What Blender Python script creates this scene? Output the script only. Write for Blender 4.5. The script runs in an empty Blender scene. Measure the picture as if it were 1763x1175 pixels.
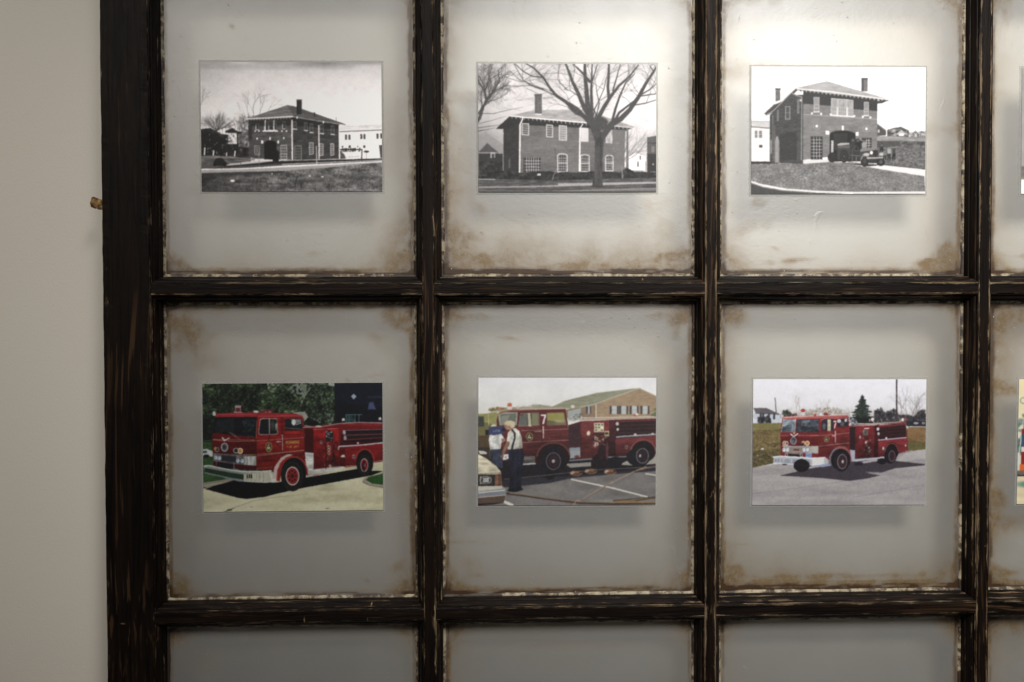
import bpy, bmesh, math, random
import numpy as np
from mathutils import Matrix, Vector

# ---------- CAMERA, LIGHT, EXPOSURE ----------
scene = bpy.context.scene
COL = scene.collection
FRONT = -0.061                      # world Y of the window's front face; the wall is Y = 0
cam_d = bpy.data.cameras.new('camera'); cam = bpy.data.objects.new('camera', cam_d); COL.objects.link(cam)
cam_d.lens = 35; cam_d.sensor_width = 36; cam_d.clip_start = 0.01; cam_d.clip_end = 50
cam.matrix_world = Matrix(((0.999332, 0.003424, -0.036383, 0.3027), (-0.036451, 0.022588, -0.99908, FRONT-0.9181),
                           (-0.002599, 0.999739, 0.022698, -0.0275), (0, 0, 0, 1)))
scene.camera = cam

world = bpy.data.worlds.new('World'); scene.world = world; world.use_nodes = True
bg = world.node_tree.nodes['Background']; bg.inputs['Color'].default_value = (1.0, 0.97, 0.92, 1); bg.inputs['Strength'].default_value = 0.07

def lamp(name, loc, target, power, size, color, cone, blend):
    d = bpy.data.lights.new(name, 'SPOT'); d.energy = power; d.shadow_soft_size = size; d.color = color
    d.spot_size = math.radians(cone); d.spot_blend = blend
    o = bpy.data.objects.new(name, d); COL.objects.link(o); o.location = loc
    o.rotation_euler = (Vector(target)-Vector(loc)).to_track_quat('-Z', 'Y').to_euler()
    return o
# two ceiling spots in front of and above the window
lamp('ceiling_spot_lamp', (0.74, -1.28, 0.79), (0.74, 0, -0.05), 132.0, 0.27, (1.0, 0.98, 0.94), 64, 1.0)
lamp('ceiling_spot_lamp', (-0.46, -1.40, 0.95), (-0.14, 0, 0.03), 58.0, 0.32, (1.0, 0.955, 0.89), 44, 1.0)

scene.view_settings.view_transform = 'Standard'; scene.view_settings.look = 'None'
scene.view_settings.exposure = 0; scene.view_settings.gamma = 1; scene.view_settings.use_curve_mapping = False

# ---------- ARTWORK OF THE PRINTS: a small numpy rasteriser (no files are read) ----------
AW, AH = 840, 600
class Art:
    """Canvas addressed in the tracing units of one print: (x0,y0) top left, (x1,y1) bottom right."""
    def __init__(s, x0, y0, x1, y1, seed, base=(128,128,128)):
        s.x0, s.y0 = x0, y0
        s.kx, s.ky = AW/(x1-x0), AH/(y1-y0)
        s.im = np.zeros((AH, AW, 3)); s.im[:] = base
        s.rng = np.random.RandomState(seed); s.r = random.Random(seed)
        s.Y, s.X = np.mgrid[0:AH, 0:AW] + 0.5
        s.ux = s.X/s.kx + x0; s.uy = s.Y/s.ky + y0
    def T(s, pts): return [((x-s.x0)*s.kx, (y-s.y0)*s.ky) for x, y in pts]
    def box(s, xs, ys, m):
        a = max(0, int(min(xs)-m)); b = min(AW, int(max(xs)+m)+2)
        c = max(0, int(min(ys)-m)); d = min(AH, int(max(ys)+m)+2)
        return a, b, c, d
    def put(s, sl, m, col, al=1.0):
        if m.size == 0: return
        c = np.asarray(col, float)
        if c.ndim == 3: c = c[sl]
        m = (m*al)[..., None]
        s.im[sl] = s.im[sl]*(1-m) + c*m
    def pmask(s, pts):
        p = s.T(pts); xs = [q[0] for q in p]; ys = [q[1] for q in p]
        a, b, c, d = s.box(xs, ys, 1)
        if b <= a or d <= c: return (slice(0,0), slice(0,0)), np.zeros((0,0))
        X = s.X[c:d, a:b]; Y = s.Y[c:d, a:b]; ins = np.zeros(X.shape, bool)
        n = len(p)
        for i in range(n):
            (xa, ya), (xb, yb) = p[i], p[(i+1) % n]
            if ya == yb: continue
            ins ^= ((ya > Y) != (yb > Y)) & (X < (xb-xa)*(Y-ya)/(yb-ya)+xa)
        return (slice(c,d), slice(a,b)), ins.astype(float)
    def poly(s, pts, col, al=1.0):
        sl, m = s.pmask(pts); s.put(sl, m, col, al)
    def shade(s, pts, top, bot, rough=.25, sx=60, sy=14):
        # tonal modelling of a panel: lighter to darker from its top to its bottom, with uneven reflections
        sl, m = s.pmask(pts); ys = [p[1] for p in pts]; t = np.clip((s.uy-min(ys))/(max(ys)-min(ys)), 0, 1)
        g = top+(bot-top)*t+(s.noise(sx, sy, 3)-.5)*rough; s.im[sl] *= (1+m*(g[sl]-1))[..., None]
    def gleam(s, pts, w, al=.5, col=(214,200,200)):
        s.line(pts, w*2.2, col, al*.35); s.line(pts, w, col, al)
    def rect(s, x0, y0, x1, y1, col, al=1.0): s.poly([(x0,y0),(x1,y0),(x1,y1),(x0,y1)], col, al)
    def line(s, pts, w, col, al=1.0, w2=None):
        p = s.T(pts); w2 = w if w2 is None else w2; n = len(p)-1
        k = (s.kx+s.ky)/2
        for i in range(n):
            (xa, ya), (xb, yb) = p[i], p[i+1]
            ra = (w+(w2-w)*i/n)*k/2; rb = (w+(w2-w)*(i+1)/n)*k/2
            a, b, c, d = s.box((xa,xb), (ya,yb), max(ra,rb)+1)
            if b <= a or d <= c: continue
            X = s.X[c:d, a:b]; Y = s.Y[c:d, a:b]
            dx, dy = xb-xa, yb-ya; L = dx*dx+dy*dy+1e-9
            t = np.clip(((X-xa)*dx+(Y-ya)*dy)/L, 0, 1)
            D = np.hypot(X-xa-t*dx, Y-ya-t*dy); R = ra+(rb-ra)*t
            m = np.clip(R-D+0.5, 0, 1)*np.minimum(1, 2*R+0.15)
            s.put((slice(c,d), slice(a,b)), m, col, al)
    def ell(s, cx, cy, rx, ry, col, al=1.0, soft=0.0, rot=0.0):
        p = s.T([(cx,cy)])[0]; a_, b_ = rx*s.kx, ry*s.ky; R = max(a_, b_)*(1+soft)
        a, b, c, d = s.box((p[0]-R,p[0]+R), (p[1]-R,p[1]+R), 1)
        if b <= a or d <= c: return
        X = s.X[c:d, a:b]-p[0]; Y = s.Y[c:d, a:b]-p[1]
        ct, st = math.cos(rot), math.sin(rot)
        q = np.hypot((X*ct+Y*st)/a_, (-X*st+Y*ct)/b_)
        w = max(soft, 0.7/max(1.0, min(a_, b_)))
        s.put((slice(c,d), slice(a,b)), np.clip((1-q)/w+0.5, 0, 1), col, al)
    def ring(s, cx, cy, rx, ry, w, col, al=1.0, a0=0, a1=360):
        n = 40
        s.line([(cx+rx*math.cos(math.radians(a0+(a1-a0)*i/n)), cy-ry*math.sin(math.radians(a0+(a1-a0)*i/n))) for i in range(n+1)], w, col, al)
    def noise(s, sx, sy=None, octs=3, pers=0.55):
        """value noise 0..1 with features sx by sy units"""
        sy = sy or sx; out = np.zeros((AH, AW)); amp = 1; tot = 0
        for o in range(octs):
            cw = max(1.0, sx*s.kx/2**o); ch = max(1.0, sy*s.ky/2**o)
            nx, ny = int(AW/cw)+3, int(AH/ch)+3
            g = s.rng.rand(ny, nx)
            fx = s.X[0]/cw; fy = s.Y[:,0]/ch
            ix = fx.astype(int); iy = fy.astype(int); tx = fx-ix; ty = fy-iy
            tx = tx*tx*(3-2*tx); ty = (ty*ty*(3-2*ty))[:, None]
            A = g[iy][:, ix]; B = g[iy][:, ix+1]; C_ = g[iy+1][:, ix]; D = g[iy+1][:, ix+1]
            out += amp*((A*(1-tx)+B*tx)*(1-ty)+(C_*(1-tx)+D*tx)*ty); tot += amp; amp *= pers
        out /= tot
        return np.clip((out-0.5)*1.6+0.5, 0, 1)
    def ramp(s, n, *cols):
        n = np.clip(n, 0, 1)*(len(cols)-1); i = np.minimum(n.astype(int), len(cols)-2); t = (n-i)[..., None]
        c = np.array(cols, float); return c[i]*(1-t)+c[i+1]*t
    def tpoly(s, pts, n, *cols, al=1.0): s.poly(pts, s.ramp(n, *cols), al)
    def vgrad(s, y0, y1, *cols): return s.ramp((s.uy-y0)/(y1-y0), *cols)
    def twigs(s, x, y, ang, L, w, col, depth, spread=28, al=0.9, gnarl=8, up=0.0):
        """bare branching limb"""
        r = s.r; pts = [(x, y)]; a = ang
        for i in range(4):
            a += r.uniform(-gnarl, gnarl) + up*(90-a)*0.1
            x += math.cos(math.radians(a))*L/4; y -= math.sin(math.radians(a))*L/4; pts.append((x, y))
        s.line(pts, w, col, al, w*0.6)
        if depth > 0:
            for k in range(r.choice((2,3,3))):
                q = pts[r.choice((2,3,4,4))]
                s.twigs(q[0], q[1], a+r.uniform(-spread, spread), L*r.uniform(.6,.85), w*0.6, col, depth-1, spread, al*0.93, gnarl, up)
    def clump(s, pts, n, size, cols, al=0.8):
        """leafy mass: many small dabs inside a polygon"""
        sl, m = s.pmask(pts); ys, xs = np.nonzero(m > 0.5)
        if len(xs) == 0: return
        for i in range(n):
            j = s.r.randrange(len(xs)); x = (xs[j]+sl[1].start)/s.kx+s.x0; y = (ys[j]+sl[0].start)/s.ky+s.y0
            q = size*s.r.uniform(.5, 1.3)
            s.ell(x, y, q, q*s.r.uniform(.5,1), s.r.choice(cols), al*s.r.uniform(.4,1), .5, s.r.uniform(0,3))
    def window(s, pts4, nx, ny, frame, glass, fw=3, bw=1.6):
        (ax,ay),(bx,by),(cx,cy),(dx,dy) = pts4
        s.poly(pts4, glass)
        def P(u, v):
            return ((ax*(1-u)+bx*u)*(1-v)+(dx*(1-u)+cx*u)*v, (ay*(1-u)+by*u)*(1-v)+(dy*(1-u)+cy*u)*v)
        for i in range(1, nx): s.line([P(i/nx,0), P(i/nx,1)], bw, frame, .9)
        for j in range(1, ny): s.line([P(0,j/ny), P(1,j/ny)], bw, frame, .9)
        if fw > 0: s.line([pts4[0],pts4[1],pts4[2],pts4[3],pts4[0]], fw, frame)
    def text(s, txt, x, y, h, w, gap, lw, col, slant=0.0, rise=0.0, al=1.0):
        for ch in txt:
            for st in FONT.get(ch, []):
                s.line([(x+u*w+(1-v)*h*slant, y+v*h+rise*(x)) for u, v in st], lw, col, al)
            x += w+gap
    def done(s, blur=0.7, grain=3.0, tone=0.08, warp=.75, haze=0.0, sat=1.0):
        # photographic softness: edges wander a little, tone is never flat, fine grain
        wx = (s.noise(14,14,3)-.5)*2*warp; wy = (s.noise(14,14,3)-.5)*2*warp
        iy = np.clip((s.Y+wy).astype(int), 0, AH-1); ix = np.clip((s.X+wx).astype(int), 0, AW-1)
        im = s.im[iy, ix]
        t = (s.noise(9,7,2)-.5)*tone*1.3 + (s.noise(40,34,3)-.5)*tone*1.5
        lum = im.mean(2, keepdims=True)/255
        im = im*(1+t[..., None]*(1.0-.85*lum)) + (s.rng.rand(AH, AW, 1)-.5)*grain*2 + (s.noise(7,7,2)-.5)[..., None]*16*(1-lum)
        im = im.reshape(AH//2, 2, AW//2, 2, 3).mean((1,3))
        soft = im
        for ax in (0, 1):
            p = np.concatenate([np.take(soft,[0,0],ax), soft, np.take(soft,[-1,-1],ax)], ax); n = im.shape[ax]
            soft = sum(w*np.take(p, range(q, n+q), ax) for q, w in enumerate((.1,.24,.32,.24,.1)))
        im = im*.42+soft*.58
        k = blur/4
        for ax in (0, 1):
            p = np.concatenate([np.take(im,[0],ax), im, np.take(im,[-1],ax)], ax)
            n = im.shape[ax]
            im = im*(1-2*k) + k*(np.take(p, range(0,n), ax)+np.take(p, range(2,n+2), ax))
        g = im.mean(2, keepdims=True); im = g+(im-g)*sat; im = im*(1-haze)+haze*np.array([150., 138., 126.])
        return np.clip(im, 0, 255)/255
FONT = {
 'R': [[(0,1),(0,0),(.8,0),(1,.2),(.8,.48),(0,.5)],[(.45,.5),(1,1)]], 'O': [[(.2,0),(.8,0),(1,.3),(1,.7),(.8,1),(.2,1),(0,.7),(0,.3),(.2,0)]],
 'A': [[(0,1),(.5,0),(1,1)],[(.2,.65),(.8,.65)]], 'N': [[(0,1),(0,0),(1,1),(1,0)]], 'K': [[(0,0),(0,1)],[(1,0),(0,.55)],[(.3,.4),(1,1)]],
 'E': [[(1,0),(0,0),(0,1),(1,1)],[(0,.5),(.8,.5)]], 'F': [[(1,0),(0,0),(0,1)],[(0,.5),(.8,.5)]], 'I': [[(.5,0),(.5,1)]],
 'D': [[(0,0),(0,1),(.7,1),(1,.7),(1,.3),(.7,0),(0,0)]], 'P': [[(0,1),(0,0),(.8,0),(1,.25),(.8,.5),(0,.5)]], 'T': [[(0,0),(1,0)],[(.5,0),(.5,1)]],
 '.': [[(.3,.95),(.4,1)]], '7': [[(0,.05),(1,.05),(.85,.35),(.45,1)]], 'L': [[(0,0),(0,1),(1,1)]], 'C': [[(1,.1),(.7,0),(.2,0),(0,.3),(0,.7),(.2,1),(.7,1),(1,.9)]],
 'W': [[(0,0),(.25,1),(.5,.3),(.75,1),(1,0)]],
 'J': [[(.2,0),(1,0)],[(.7,0),(.65,.9),(.3,1.1),(-.1,.9)]], 'e': [[(0,.7),(.8,.62),(.7,.42),(.3,.4),(.05,.65),(.2,.95),(.9,.92)]],
 'm': [[(0,1),(.1,.4)],[(.1,.5),(.4,.4),(.45,1)],[(.5,.5),(.85,.4),(.9,1)]], 'i': [[(.5,.4),(.45,1)],[(.55,.15),(.56,.2)]],
 's': [[(.9,.45),(.4,.4),(.2,.6),(.75,.75),(.6,1),(.05,.95)]], 'o': [[(.5,.4),(.1,.65),(.3,1),(.7,.95),(.85,.6),(.5,.4)]],
 'n': [[(0,1),(.1,.4)],[(.1,.55),(.5,.4),(.75,.55),(.75,1)]], "'": [[(.5,0),(.35,.25)]],
}
G = lambda v: (v, v*0.985, v*0.988)        # warm-grey tone of the black and white prints

def art_brick_station_far():
    a = Art(75, 79, 1477, 1083, 11)
    s = a.vgrad(79, 560, G(176), G(196), G(206), G(214))
    a.im[:] = s
    n = a.noise(320, 60, 2); top = np.clip(1-(a.uy-79)/70, 0, 1)*n
    a.im *= (1-0.38*top[..., None]); a.im *= (1-0.14*np.clip((430-a.ux)/400,0,1)*np.clip((700-a.uy)/500,0,1))[...,None]
    # bare trees
    for x, y, an, L, w in ((480,520,88,95,7),(520,520,78,80,6),(450,530,100,70,5),(590,470,66,60,4),(430,540,115,60,4)):
        a.twigs(x, y, an, L, w, G(70), 5, 30, .5, 8)
    for x in range(90, 440, 22): a.twigs(x, 640, 90, 55, 4, G(60), 4, 40, .55)
    a.twigs(75, 420, 70, 50, 5, G(70), 4, 40, .6)
    a.line([(75,572),(300,590),(420,600)], 3, G(120), .7)
    for i in range(60): a.twigs(a.r.uniform(380,460), a.r.uniform(540,680), a.r.uniform(20,160), 34, 3.2, G(64), 3, 40, .6)
    for i in range(26): a.twigs(200+a.r.uniform(-8,8), 610, 90+a.r.uniform(-75,75), 60, 3.4, G(48), 3, 30, .7)
    # dark houses and trees at the left
    a.tpoly([(75,600),(150,590),(200,615),(240,640),(290,640),(320,600),(370,620),(440,620),(460,840),(75,870)], a.noise(26,40,3), G(8),G(26),G(66))
    a.poly([(262,615),(318,590),(372,625),(372,632),(262,628)], G(30)); a.tpoly([(285,630),(352,630),(352,715),(285,715)], a.noise(14,14,2), G(60), G(150), G(215))
    a.poly([(75,610),(130,650),(190,620),(262,690),(270,830),(75,830)], G(12), .85)
    a.tpoly([(360,640),(450,600),(455,740),(360,740)], a.noise(16,20,3), G(40), G(110), G(200), al=.65)
    for x, y0, y1 in ((100,745,805),(168,768,805),(333,770,812),(268,785,835),(447,790,830)): a.line([(x,y1),(x+4,y0)], 9, G(215))
    for i in range(30): a.ell(a.r.uniform(80,450), a.r.uniform(640,800), 4, 7, G(150), .6)
    a.tpoly([(75,800),(460,815),(460,870),(75,880)], a.noise(60,8,3), G(30), G(110))
    a.line([(75,815),(300,818),(450,832)], 6, G(120)); 
    # white building at the right
    a.poly([(1150,572),(1477,560),(1477,860),(1150,840)], G(222))
    a.tpoly([(1150,572),(1477,560),(1477,608),(1150,612)], a.noise(60,10,2), G(175), G(205)); a.line([(1150,618),(1477,604)], 9, G(95)); a.line([(1150,607),(1477,596)], 4, G(225))
    for x, y in ((1188,640),(1215,640),(1306,634),(1332,634),(1434,632),(1462,630)):
        a.rect(x, y, x+17, y+40, G(60)); a.line([(x-2,y+42),(x+20,y+42)], 3, G(180))
    for x, y in ((1216,724),(1328,724)): a.rect(x, y, x+18, y+20, G(50))
    a.poly([(1452,722),(1477,720),(1477,820),(1462,820)], G(60)); a.ell(1354,772,22,9,G(45)); a.line([(1354,776),(1354,824)], 3, G(60))
    # station walls
    br = a.noise(40, 5, 3)
    a.tpoly([(466,520),(785,505),(785,838),(466,832)], br, G(44), G(66), G(80))
    a.tpoly([(785,505),(1148,560),(1148,828),(785,838)], br, G(30), G(50), G(64))
    a.poly([(440,520),(468,520),(470,690),(440,700)], G(38)); a.poly([(445,680),(560,690),(560,835),(445,815)], a.ramp(br,G(45),G(66)))
    a.poly([(466,520),(785,508),(785,570),(466,580)], G(16), .65); a.poly([(785,508),(1148,560),(1148,600),(785,575)], G(12), .6)
    # roof
    rf = a.noise(60, 8, 3)
    a.tpoly([(425,518),(745,412),(795,420),(1198,560),(1190,568),(795,502),(780,500)], rf, G(72), G(92), G(104))
    a.tpoly([(745,412),(795,420),(1198,560),(790,500)], rf, G(62), G(84))
    a.line([(425,521),(600,512),(785,500)], 8, G(215)); a.line([(785,502),(1010,540),(1192,566)], 5, G(140)); 
    for i in range(15): a.line([(440+i*23,524-i*1.3),(440+i*23,532-i*1.3)], 7, G(170), .7)
    a.rect(816, 370, 856, 484, G(34)); a.rect(816, 370, 832, 484, G(22)); a.rect(814,368,858,376,G(60)); a.rect(950, 468, 960, 502, G(34)); a.line([(1120,505),(1122,530)], 4, G(90))
    # windows, upper
    W_ = G(212)
    for x0, x1, y0, y1, n in ((500,520,560,606,1),(566,592,540,612,1),(600,632,536,610,2),(638,656,536,608,1),(706,724,540,598,1)):
        a.window([(x0,y0),(x1,y0),(x1,y1),(x0,y1)], n, 2, G(96), G(30), 3, 2); a.line([(x0,y1-34),(x0,y1-2),(x1,y1-2)], 5, W_, .9)
    a.line([(556,614),(664,614)], 8, G(225)); a.line([(572,530),(572,610)], 6, W_); a.line([(640,530),(640,606)], 5, W_)
    for x in (494,522,700,735,556,664): a.ell(x, 614, 6, 6, G(220))
    for x, y, h in ((790,540,58),(874,548,60),(918,556,68),(998,562,70),(1082,572,66)):
        a.window([(x,y),(x+22,y+2),(x+22,y+h),(x,y+h-3)], 2, 2, G(150), G(26), 2.5, 2); a.line([(x-2,y+h),(x+25,y+h+2)], 6, G(225))
    # lower windows
    a.window([(488,728),(526,728),(526,800),(488,796)], 3, 5, G(190), G(40), 3, 2.2)
    a.window([(692,724),(735,724),(735,834),(692,834)], 3, 5, W_, G(46), 4, 3)
    a.window([(798,730),(848,728),(848,836),(798,838)], 4, 5, G(150), G(40), 4, 2)
    for x, y, w in ((912,704,30),(990,712,28),(1076,712,25)): a.window([(x,y),(x+w,y),(x+w,y+86),(x,y+92)], 3, 5, W_, G(44), 4, 2.2)
    # engine door arch
    pts = [(562,834),(562,710)]+[(610-48*math.cos(t),710-24*math.sin(t)) for t in np.linspace(0,math.pi,14)]+[(658,834)]
    a.poly(pts, G(10)); a.ell(660, 800, 16, 40, G(12))
    a.poly([(538,684),(556,690),(554,712),(540,712)], W_); a.poly([(676,684),(664,690),(664,712),(678,708)], W_); a.rect(602,660,612,684,W_)
    for x, y in ((508,672),(714,668)): a.ell(x, y, 6, 8, G(220))
    # downpipes
    a.line([(779,530),(779,838)], 9, G(225)); a.line([(986,570),(986,830)], 8, G(215)); a.line([(1144,566),(1144,828)], 8, G(205)); a.line([(818,505),(818,515)], 9, G(225)); a.line([(1022,540),(1022,550)], 9, G(225))
    a.line([(560,838),(785,840),(1148,830)], 4, G(170), .8)
    # sign with script lettering
    a.poly([(1152,758),(1312,758),(1312,826),(1152,828)], G(205)); a.line([(1150,756),(1320,756),(1318,828)], 8, G(34)); a.poly([(1150,770),(1180,790),(1196,826),(1150,830)], G(50), .9)
    a.text("Jemison's", 1152, 766, 42, 14, 3.4, 5.5, G(22), .2, -0.03)
    a.line([(1210,816),(1300,808)], 3, G(110))
    # parked car, road, verge
    a.poly([(75,880),(450,850),(1477,826),(1477,856),(140,912),(75,920)], G(66))
    a.poly([(300,868),(480,846),(620,846),(500,866),(260,882)], G(170)); a.poly([(620,850),(1148,834),(1477,828),(1477,846),(700,866),(180,900),(300,882)], G(28))
    a.line([(700,872),(1000,858),(1477,838)], 5, G(190)); a.line([(1150,836),(1477,826)], 5, G(40))
    a.poly([(455,828),(560,828),(566,844),(470,846)], G(190)); a.ell(470,832,18,10,G(120))
    a.ell(220, 862, 52, 22, G(16)); a.ell(215, 846, 38, 24, G(20)); a.ell(180,876,12,10,G(4)); a.ell(255,876,12,10,G(4)); a.ell(650,840,24,14,G(14))
    a.line([(966,730),(968,872)], 7, G(170)); a.line([(1318,826),(1320,930)], 5, G(50)); a.line([(520,790),(522,872)], 4, G(130)); a.line([(378,850),(378,884)], 4, G(60))
    a.line([(75,912),(400,906),(700,886),(1100,868),(1477,848)], 9, G(212))
    a.poly([(75,916),(400,910),(1100,874),(1477,852),(1477,890),(1100,905),(75,945)], G(140))
    a.line([(75,900),(180,905),(420,895)], 4, G(60))
    gr = a.noise(70, 22, 4, .62); f = a.noise(5, 10, 2)
    m = np.clip(gr*.65+f*.45-.08, 0, 1)
    a.tpoly([(75,945),(700,922),(1000,902),(1330,868),(1477,858),(1477,1083),(75,1083)], m, G(34), G(66), G(104), G(150))
    sh = np.clip((620-a.ux)/500, 0, 1)*0.45; sl, mk = a.pmask([(75,940),(800,915),(1477,860),(1477,1083),(75,1083)])
    a.im[sl] *= (1-(mk*sh[sl]))[..., None]
    a.poly([(75,940),(700,922),(760,935),(500,950),(75,965)], G(40), .75)
    for x, y, rx in ((1060,980,120),(1250,975,90),(900,1000,60),(430,1000,50)): a.ell(x, y, rx, 16, G(50), .4, .8)
    a.ell(315,1000,17,9,G(205)); a.ell(912,962,10,4,G(205)); a.ell(620,945,6,5,G(190)); a.line([(812,975),(800,1010),(798,1075)], 5, G(36)); a.ell(1010,968,12,5,G(190))
    return a.done(.8, 5)

def art_brick_station_tree():
    a = Art(82, 92, 1470, 1090, 22)
    a.im[:] = a.vgrad(92, 800, G(200), G(206), G(198), G(176))
    n = a.noise(260, 200, 3); a.im *= (0.93+0.12*n)[..., None]
    a.im *= (1-0.25*np.clip((500-a.ux)/420,0,1)*np.clip((a.uy-150)/500,0,1))[..., None]
    # hazy twig masses
    for i in range(150): a.twigs(a.r.uniform(85,90+330*a.r.random()), a.r.uniform(100,360), a.r.uniform(0,360), 52, 3.2, G(84), 3, 50, .5)
    for x, y, an, L, w in ((95,520,75,150,22),(150,390,110,120,13),(140,300,70,100,11),(190,330,50,110,10),(85,480,60,120,12)):
        a.twigs(x, y, an, L, w, G(62), 4, 34, .85)
    for pts, w in (([(85,540),(110,440),(150,380),(130,260),(90,190)],17),([(150,380),(200,310),(250,230),(240,150),(300,92)],12),([(140,300),(170,200),(200,92)],9),([(85,590),(160,580),(240,570),(300,545)],5),([(85,615),(150,605),(215,590)],6),([(85,480),(200,480),(330,450),(430,430)],5),([(85,560),(200,530),(300,500)],4)):
        a.line(pts, w, G(58), .92, w*.35)
    for i in range(26): a.twigs(a.r.uniform(240,900), a.r.uniform(110,460), a.r.choice((10,170,200,-20))+a.r.uniform(-25,25), 70, 3.5, G(120), 3, 36, .5)
    for pts, w in (([(300,200),(420,235),(560,210),(740,220)],5),([(360,270),(480,262),(640,300)],6),([(580,170),(700,165),(810,180)],5),([(460,285),(560,330),(640,310)],4),([(590,360),(720,345)],4),([(330,150),(400,215),(520,260),(650,305),(700,345)],6)):
        a.line(pts, w, G(92), .9, w*.5)
    # neighbours
    a.poly([(82,650),(140,620),(280,720),(280,980),(82,980)], G(120), .5)
    a.poly([(85,780),(152,708),(238,780),(238,820),(85,820)], G(70)); a.rect(85,780,232,788,G(140)); a.rect(85,790,272,930,G(44)); a.rect(178,780,212,824,G(170)); a.rect(186,790,206,824,G(60)); a.rect(186,900,272,918,G(190)); a.tpoly([(85,850),(272,850),(272,970),(85,970)], a.noise(20,20,2), G(24), G(56))
    a.poly([(1256,800),(1310,756),(1352,800),(1384,810),(1384,920),(1256,916)], G(222)); a.poly([(1240,830),(1310,752),(1360,805),(1310,775)], G(150)); a.rect(1320,850,1332,890,G(80)); a.rect(1338,806,1350,835,G(90)); a.rect(1380,850,1408,920,G(150)); a.rect(1280,920,1370,940,G(130))
    a.poly([(1398,660),(1470,650),(1470,960),(1398,940)], G(74)); a.rect(1398,700,1470,712,G(50)); a.poly([(1398,790),(1470,790),(1470,940),(1398,940)], G(44)); a.rect(1430,730,1455,780,G(110)); a.ell(1444,872,6,6,G(180)); a.rect(1420,930,1462,942,G(160))
    # brick walls
    br = a.noise(34, 5, 3)*.55+a.noise(180,90,2)*.45
    a.tpoly([(278,560),(400,520),(400,950),(278,960)], br, G(30), G(50))
    a.tpoly([(398,520),(1250,580),(1250,950),(398,950)], br, G(74), G(92), G(108))
    for i in range(70):
        y = 560+i*5.6; a.line([(400,y),(1240,y+6)], 1.3, G(128), .18)
    a.line([(420,650),(700,690),(1240,712)], 4, G(120), .6); a.line([(420,745),(1240,752)], 4, G(118), .5); a.line([(680,750),(680,830)], 5, G(56), .7)
    a.rect(318,830,330,900,G(80)); a.rect(345,560,362,690,G(38)); a.rect(300,610,330,680,G(46),.7)
    # roof and eaves
    a.tpoly([(330,496),(520,452),(900,446),(1300,580),(1290,592),(340,502)], a.noise(50,10,3), G(128), G(150), G(168))
    a.poly([(218,600),(330,498),(420,512),(940,556),(1290,590),(1240,606),(398,566),(330,598)], G(34))
    a.line([(332,498),(420,506),(940,552)], 9, G(222)); a.line([(940,552),(1295,590)], 8, G(200))
    for i in range(30): a.line([(345+i*32,506+i*3),(347+i*32,516+i*3)], 7, G(170), .8)
    a.tpoly([(523,334),(578,334),(578,482),(523,482)], a.noise(30,5,2), G(80), G(104)); a.rect(523,334,540,482,G(70),.6); a.rect(520,328,580,342,G(74)); a.line([(526,484),(574,486)], 8, G(222))
    # downpipes
    for x, y0, y1 in ((402,565,938),(868,590,926),(1226,620,892)): a.line([(x+6,y0),(x,y1)], 11, G(216))
    a.line([(428,512),(428,522),(410,560)], 10, G(222)); a.line([(895,560),(870,596)], 8, G(200))
    # windows
    F = G(196)
    for x0,y0,x1,y1,nx,ny,g in ((424,556,474,642,4,5,50),(614,566,660,658,4,5,50),(712,572,768,682,4,6,112),(884,590,936,692,3,4,190),(1078,606,1122,702,3,4,180)):
        a.window([(x0,y0),(x1,y0+4),(x1,y1+3),(x0,y1)], nx, ny, F, G(g), 7, 3)
    def arched(x0,y0,x1,y1):
        xc = (x0+x1)/2; top = [(xc-(x1-x0)/2*math.cos(t), y0+12-12*math.sin(t)) for t in np.linspace(0,math.pi,9)]
        a.poly([(x0,y1)]+top+[(x1,y1)], G(46))
        for i in range(1,5): a.line([(x0+(x1-x0)*i/5,y0),(x0+(x1-x0)*i/5,y1)], 3, F, .85)
        for j in range(1,6): a.line([(x0,y0+12+(y1-y0-12)*j/6),(x1,y0+12+(y1-y0-12)*j/6)], 3, F, .85)
        a.line([(x0,y1)]+top+[(x1,y1),(x0,y1)], 8, F); a.line([(x0,(y0+y1)/2),(x1,(y0+y1)/2)], 5, F)
    arched(700,792,772,930); arched(878,798,944,928); arched(1072,802,1130,922)
    a.window([(440,822),(566,822),(566,940),(440,940)], 7, 5, F, G(48), 0, 4); a.rect(432,820,440,940,G(52))
    # hedge and lawn
    a.tpoly([(82,980),(82,960),(160,935),(300,920),(420,940),(520,930),(640,925),(700,945),(760,930),(860,940),(960,925),(1060,930),(1180,935),(1240,900),(1300,930),(1470,935),(1470,1000),(82,1010)], a.noise(30,24,3), G(18), G(34), G(62))
    for x in (600,740,880,960,1080,1150,1270,1360): a.ell(x, 958, 46, 28, a.ramp(a.noise(12,10,2),G(22),G(54)), .9, .2)
    a.line([(690,915),(665,960),(658,996)], 6, G(110)); a.rect(540,946,566,960,G(190))
    lw = a.noise(60,8,3)
    a.tpoly([(82,985),(700,996),(1470,975),(1470,1090),(82,1090)], lw, G(52), G(70), G(90))
    a.line([(82,988),(210,990)], 8, G(150)); a.poly([(82,1046),(500,1040),(1470,1008),(1470,1022),(500,1052),(82,1056)], G(136)); a.poly([(700,1020),(1470,1008),(1470,1018),(700,1040)], G(160), .8)
    a.poly([(82,1070),(600,1078),(1470,1056),(1470,1066),(600,1086),(82,1082)], G(86)); a.poly([(600,1080),(1470,1062),(1470,1090),(600,1090)], G(104), .8); a.line([(700,1082),(1470,1058)], 4, G(140))
    a.poly([(82,1084),(1470,1080),(1470,1090),(82,1090)], G(60))
    # small bare tree
    a.line([(1204,976),(1200,900),(1190,850),(1150,790)], 13, G(110), 1, 5)
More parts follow.
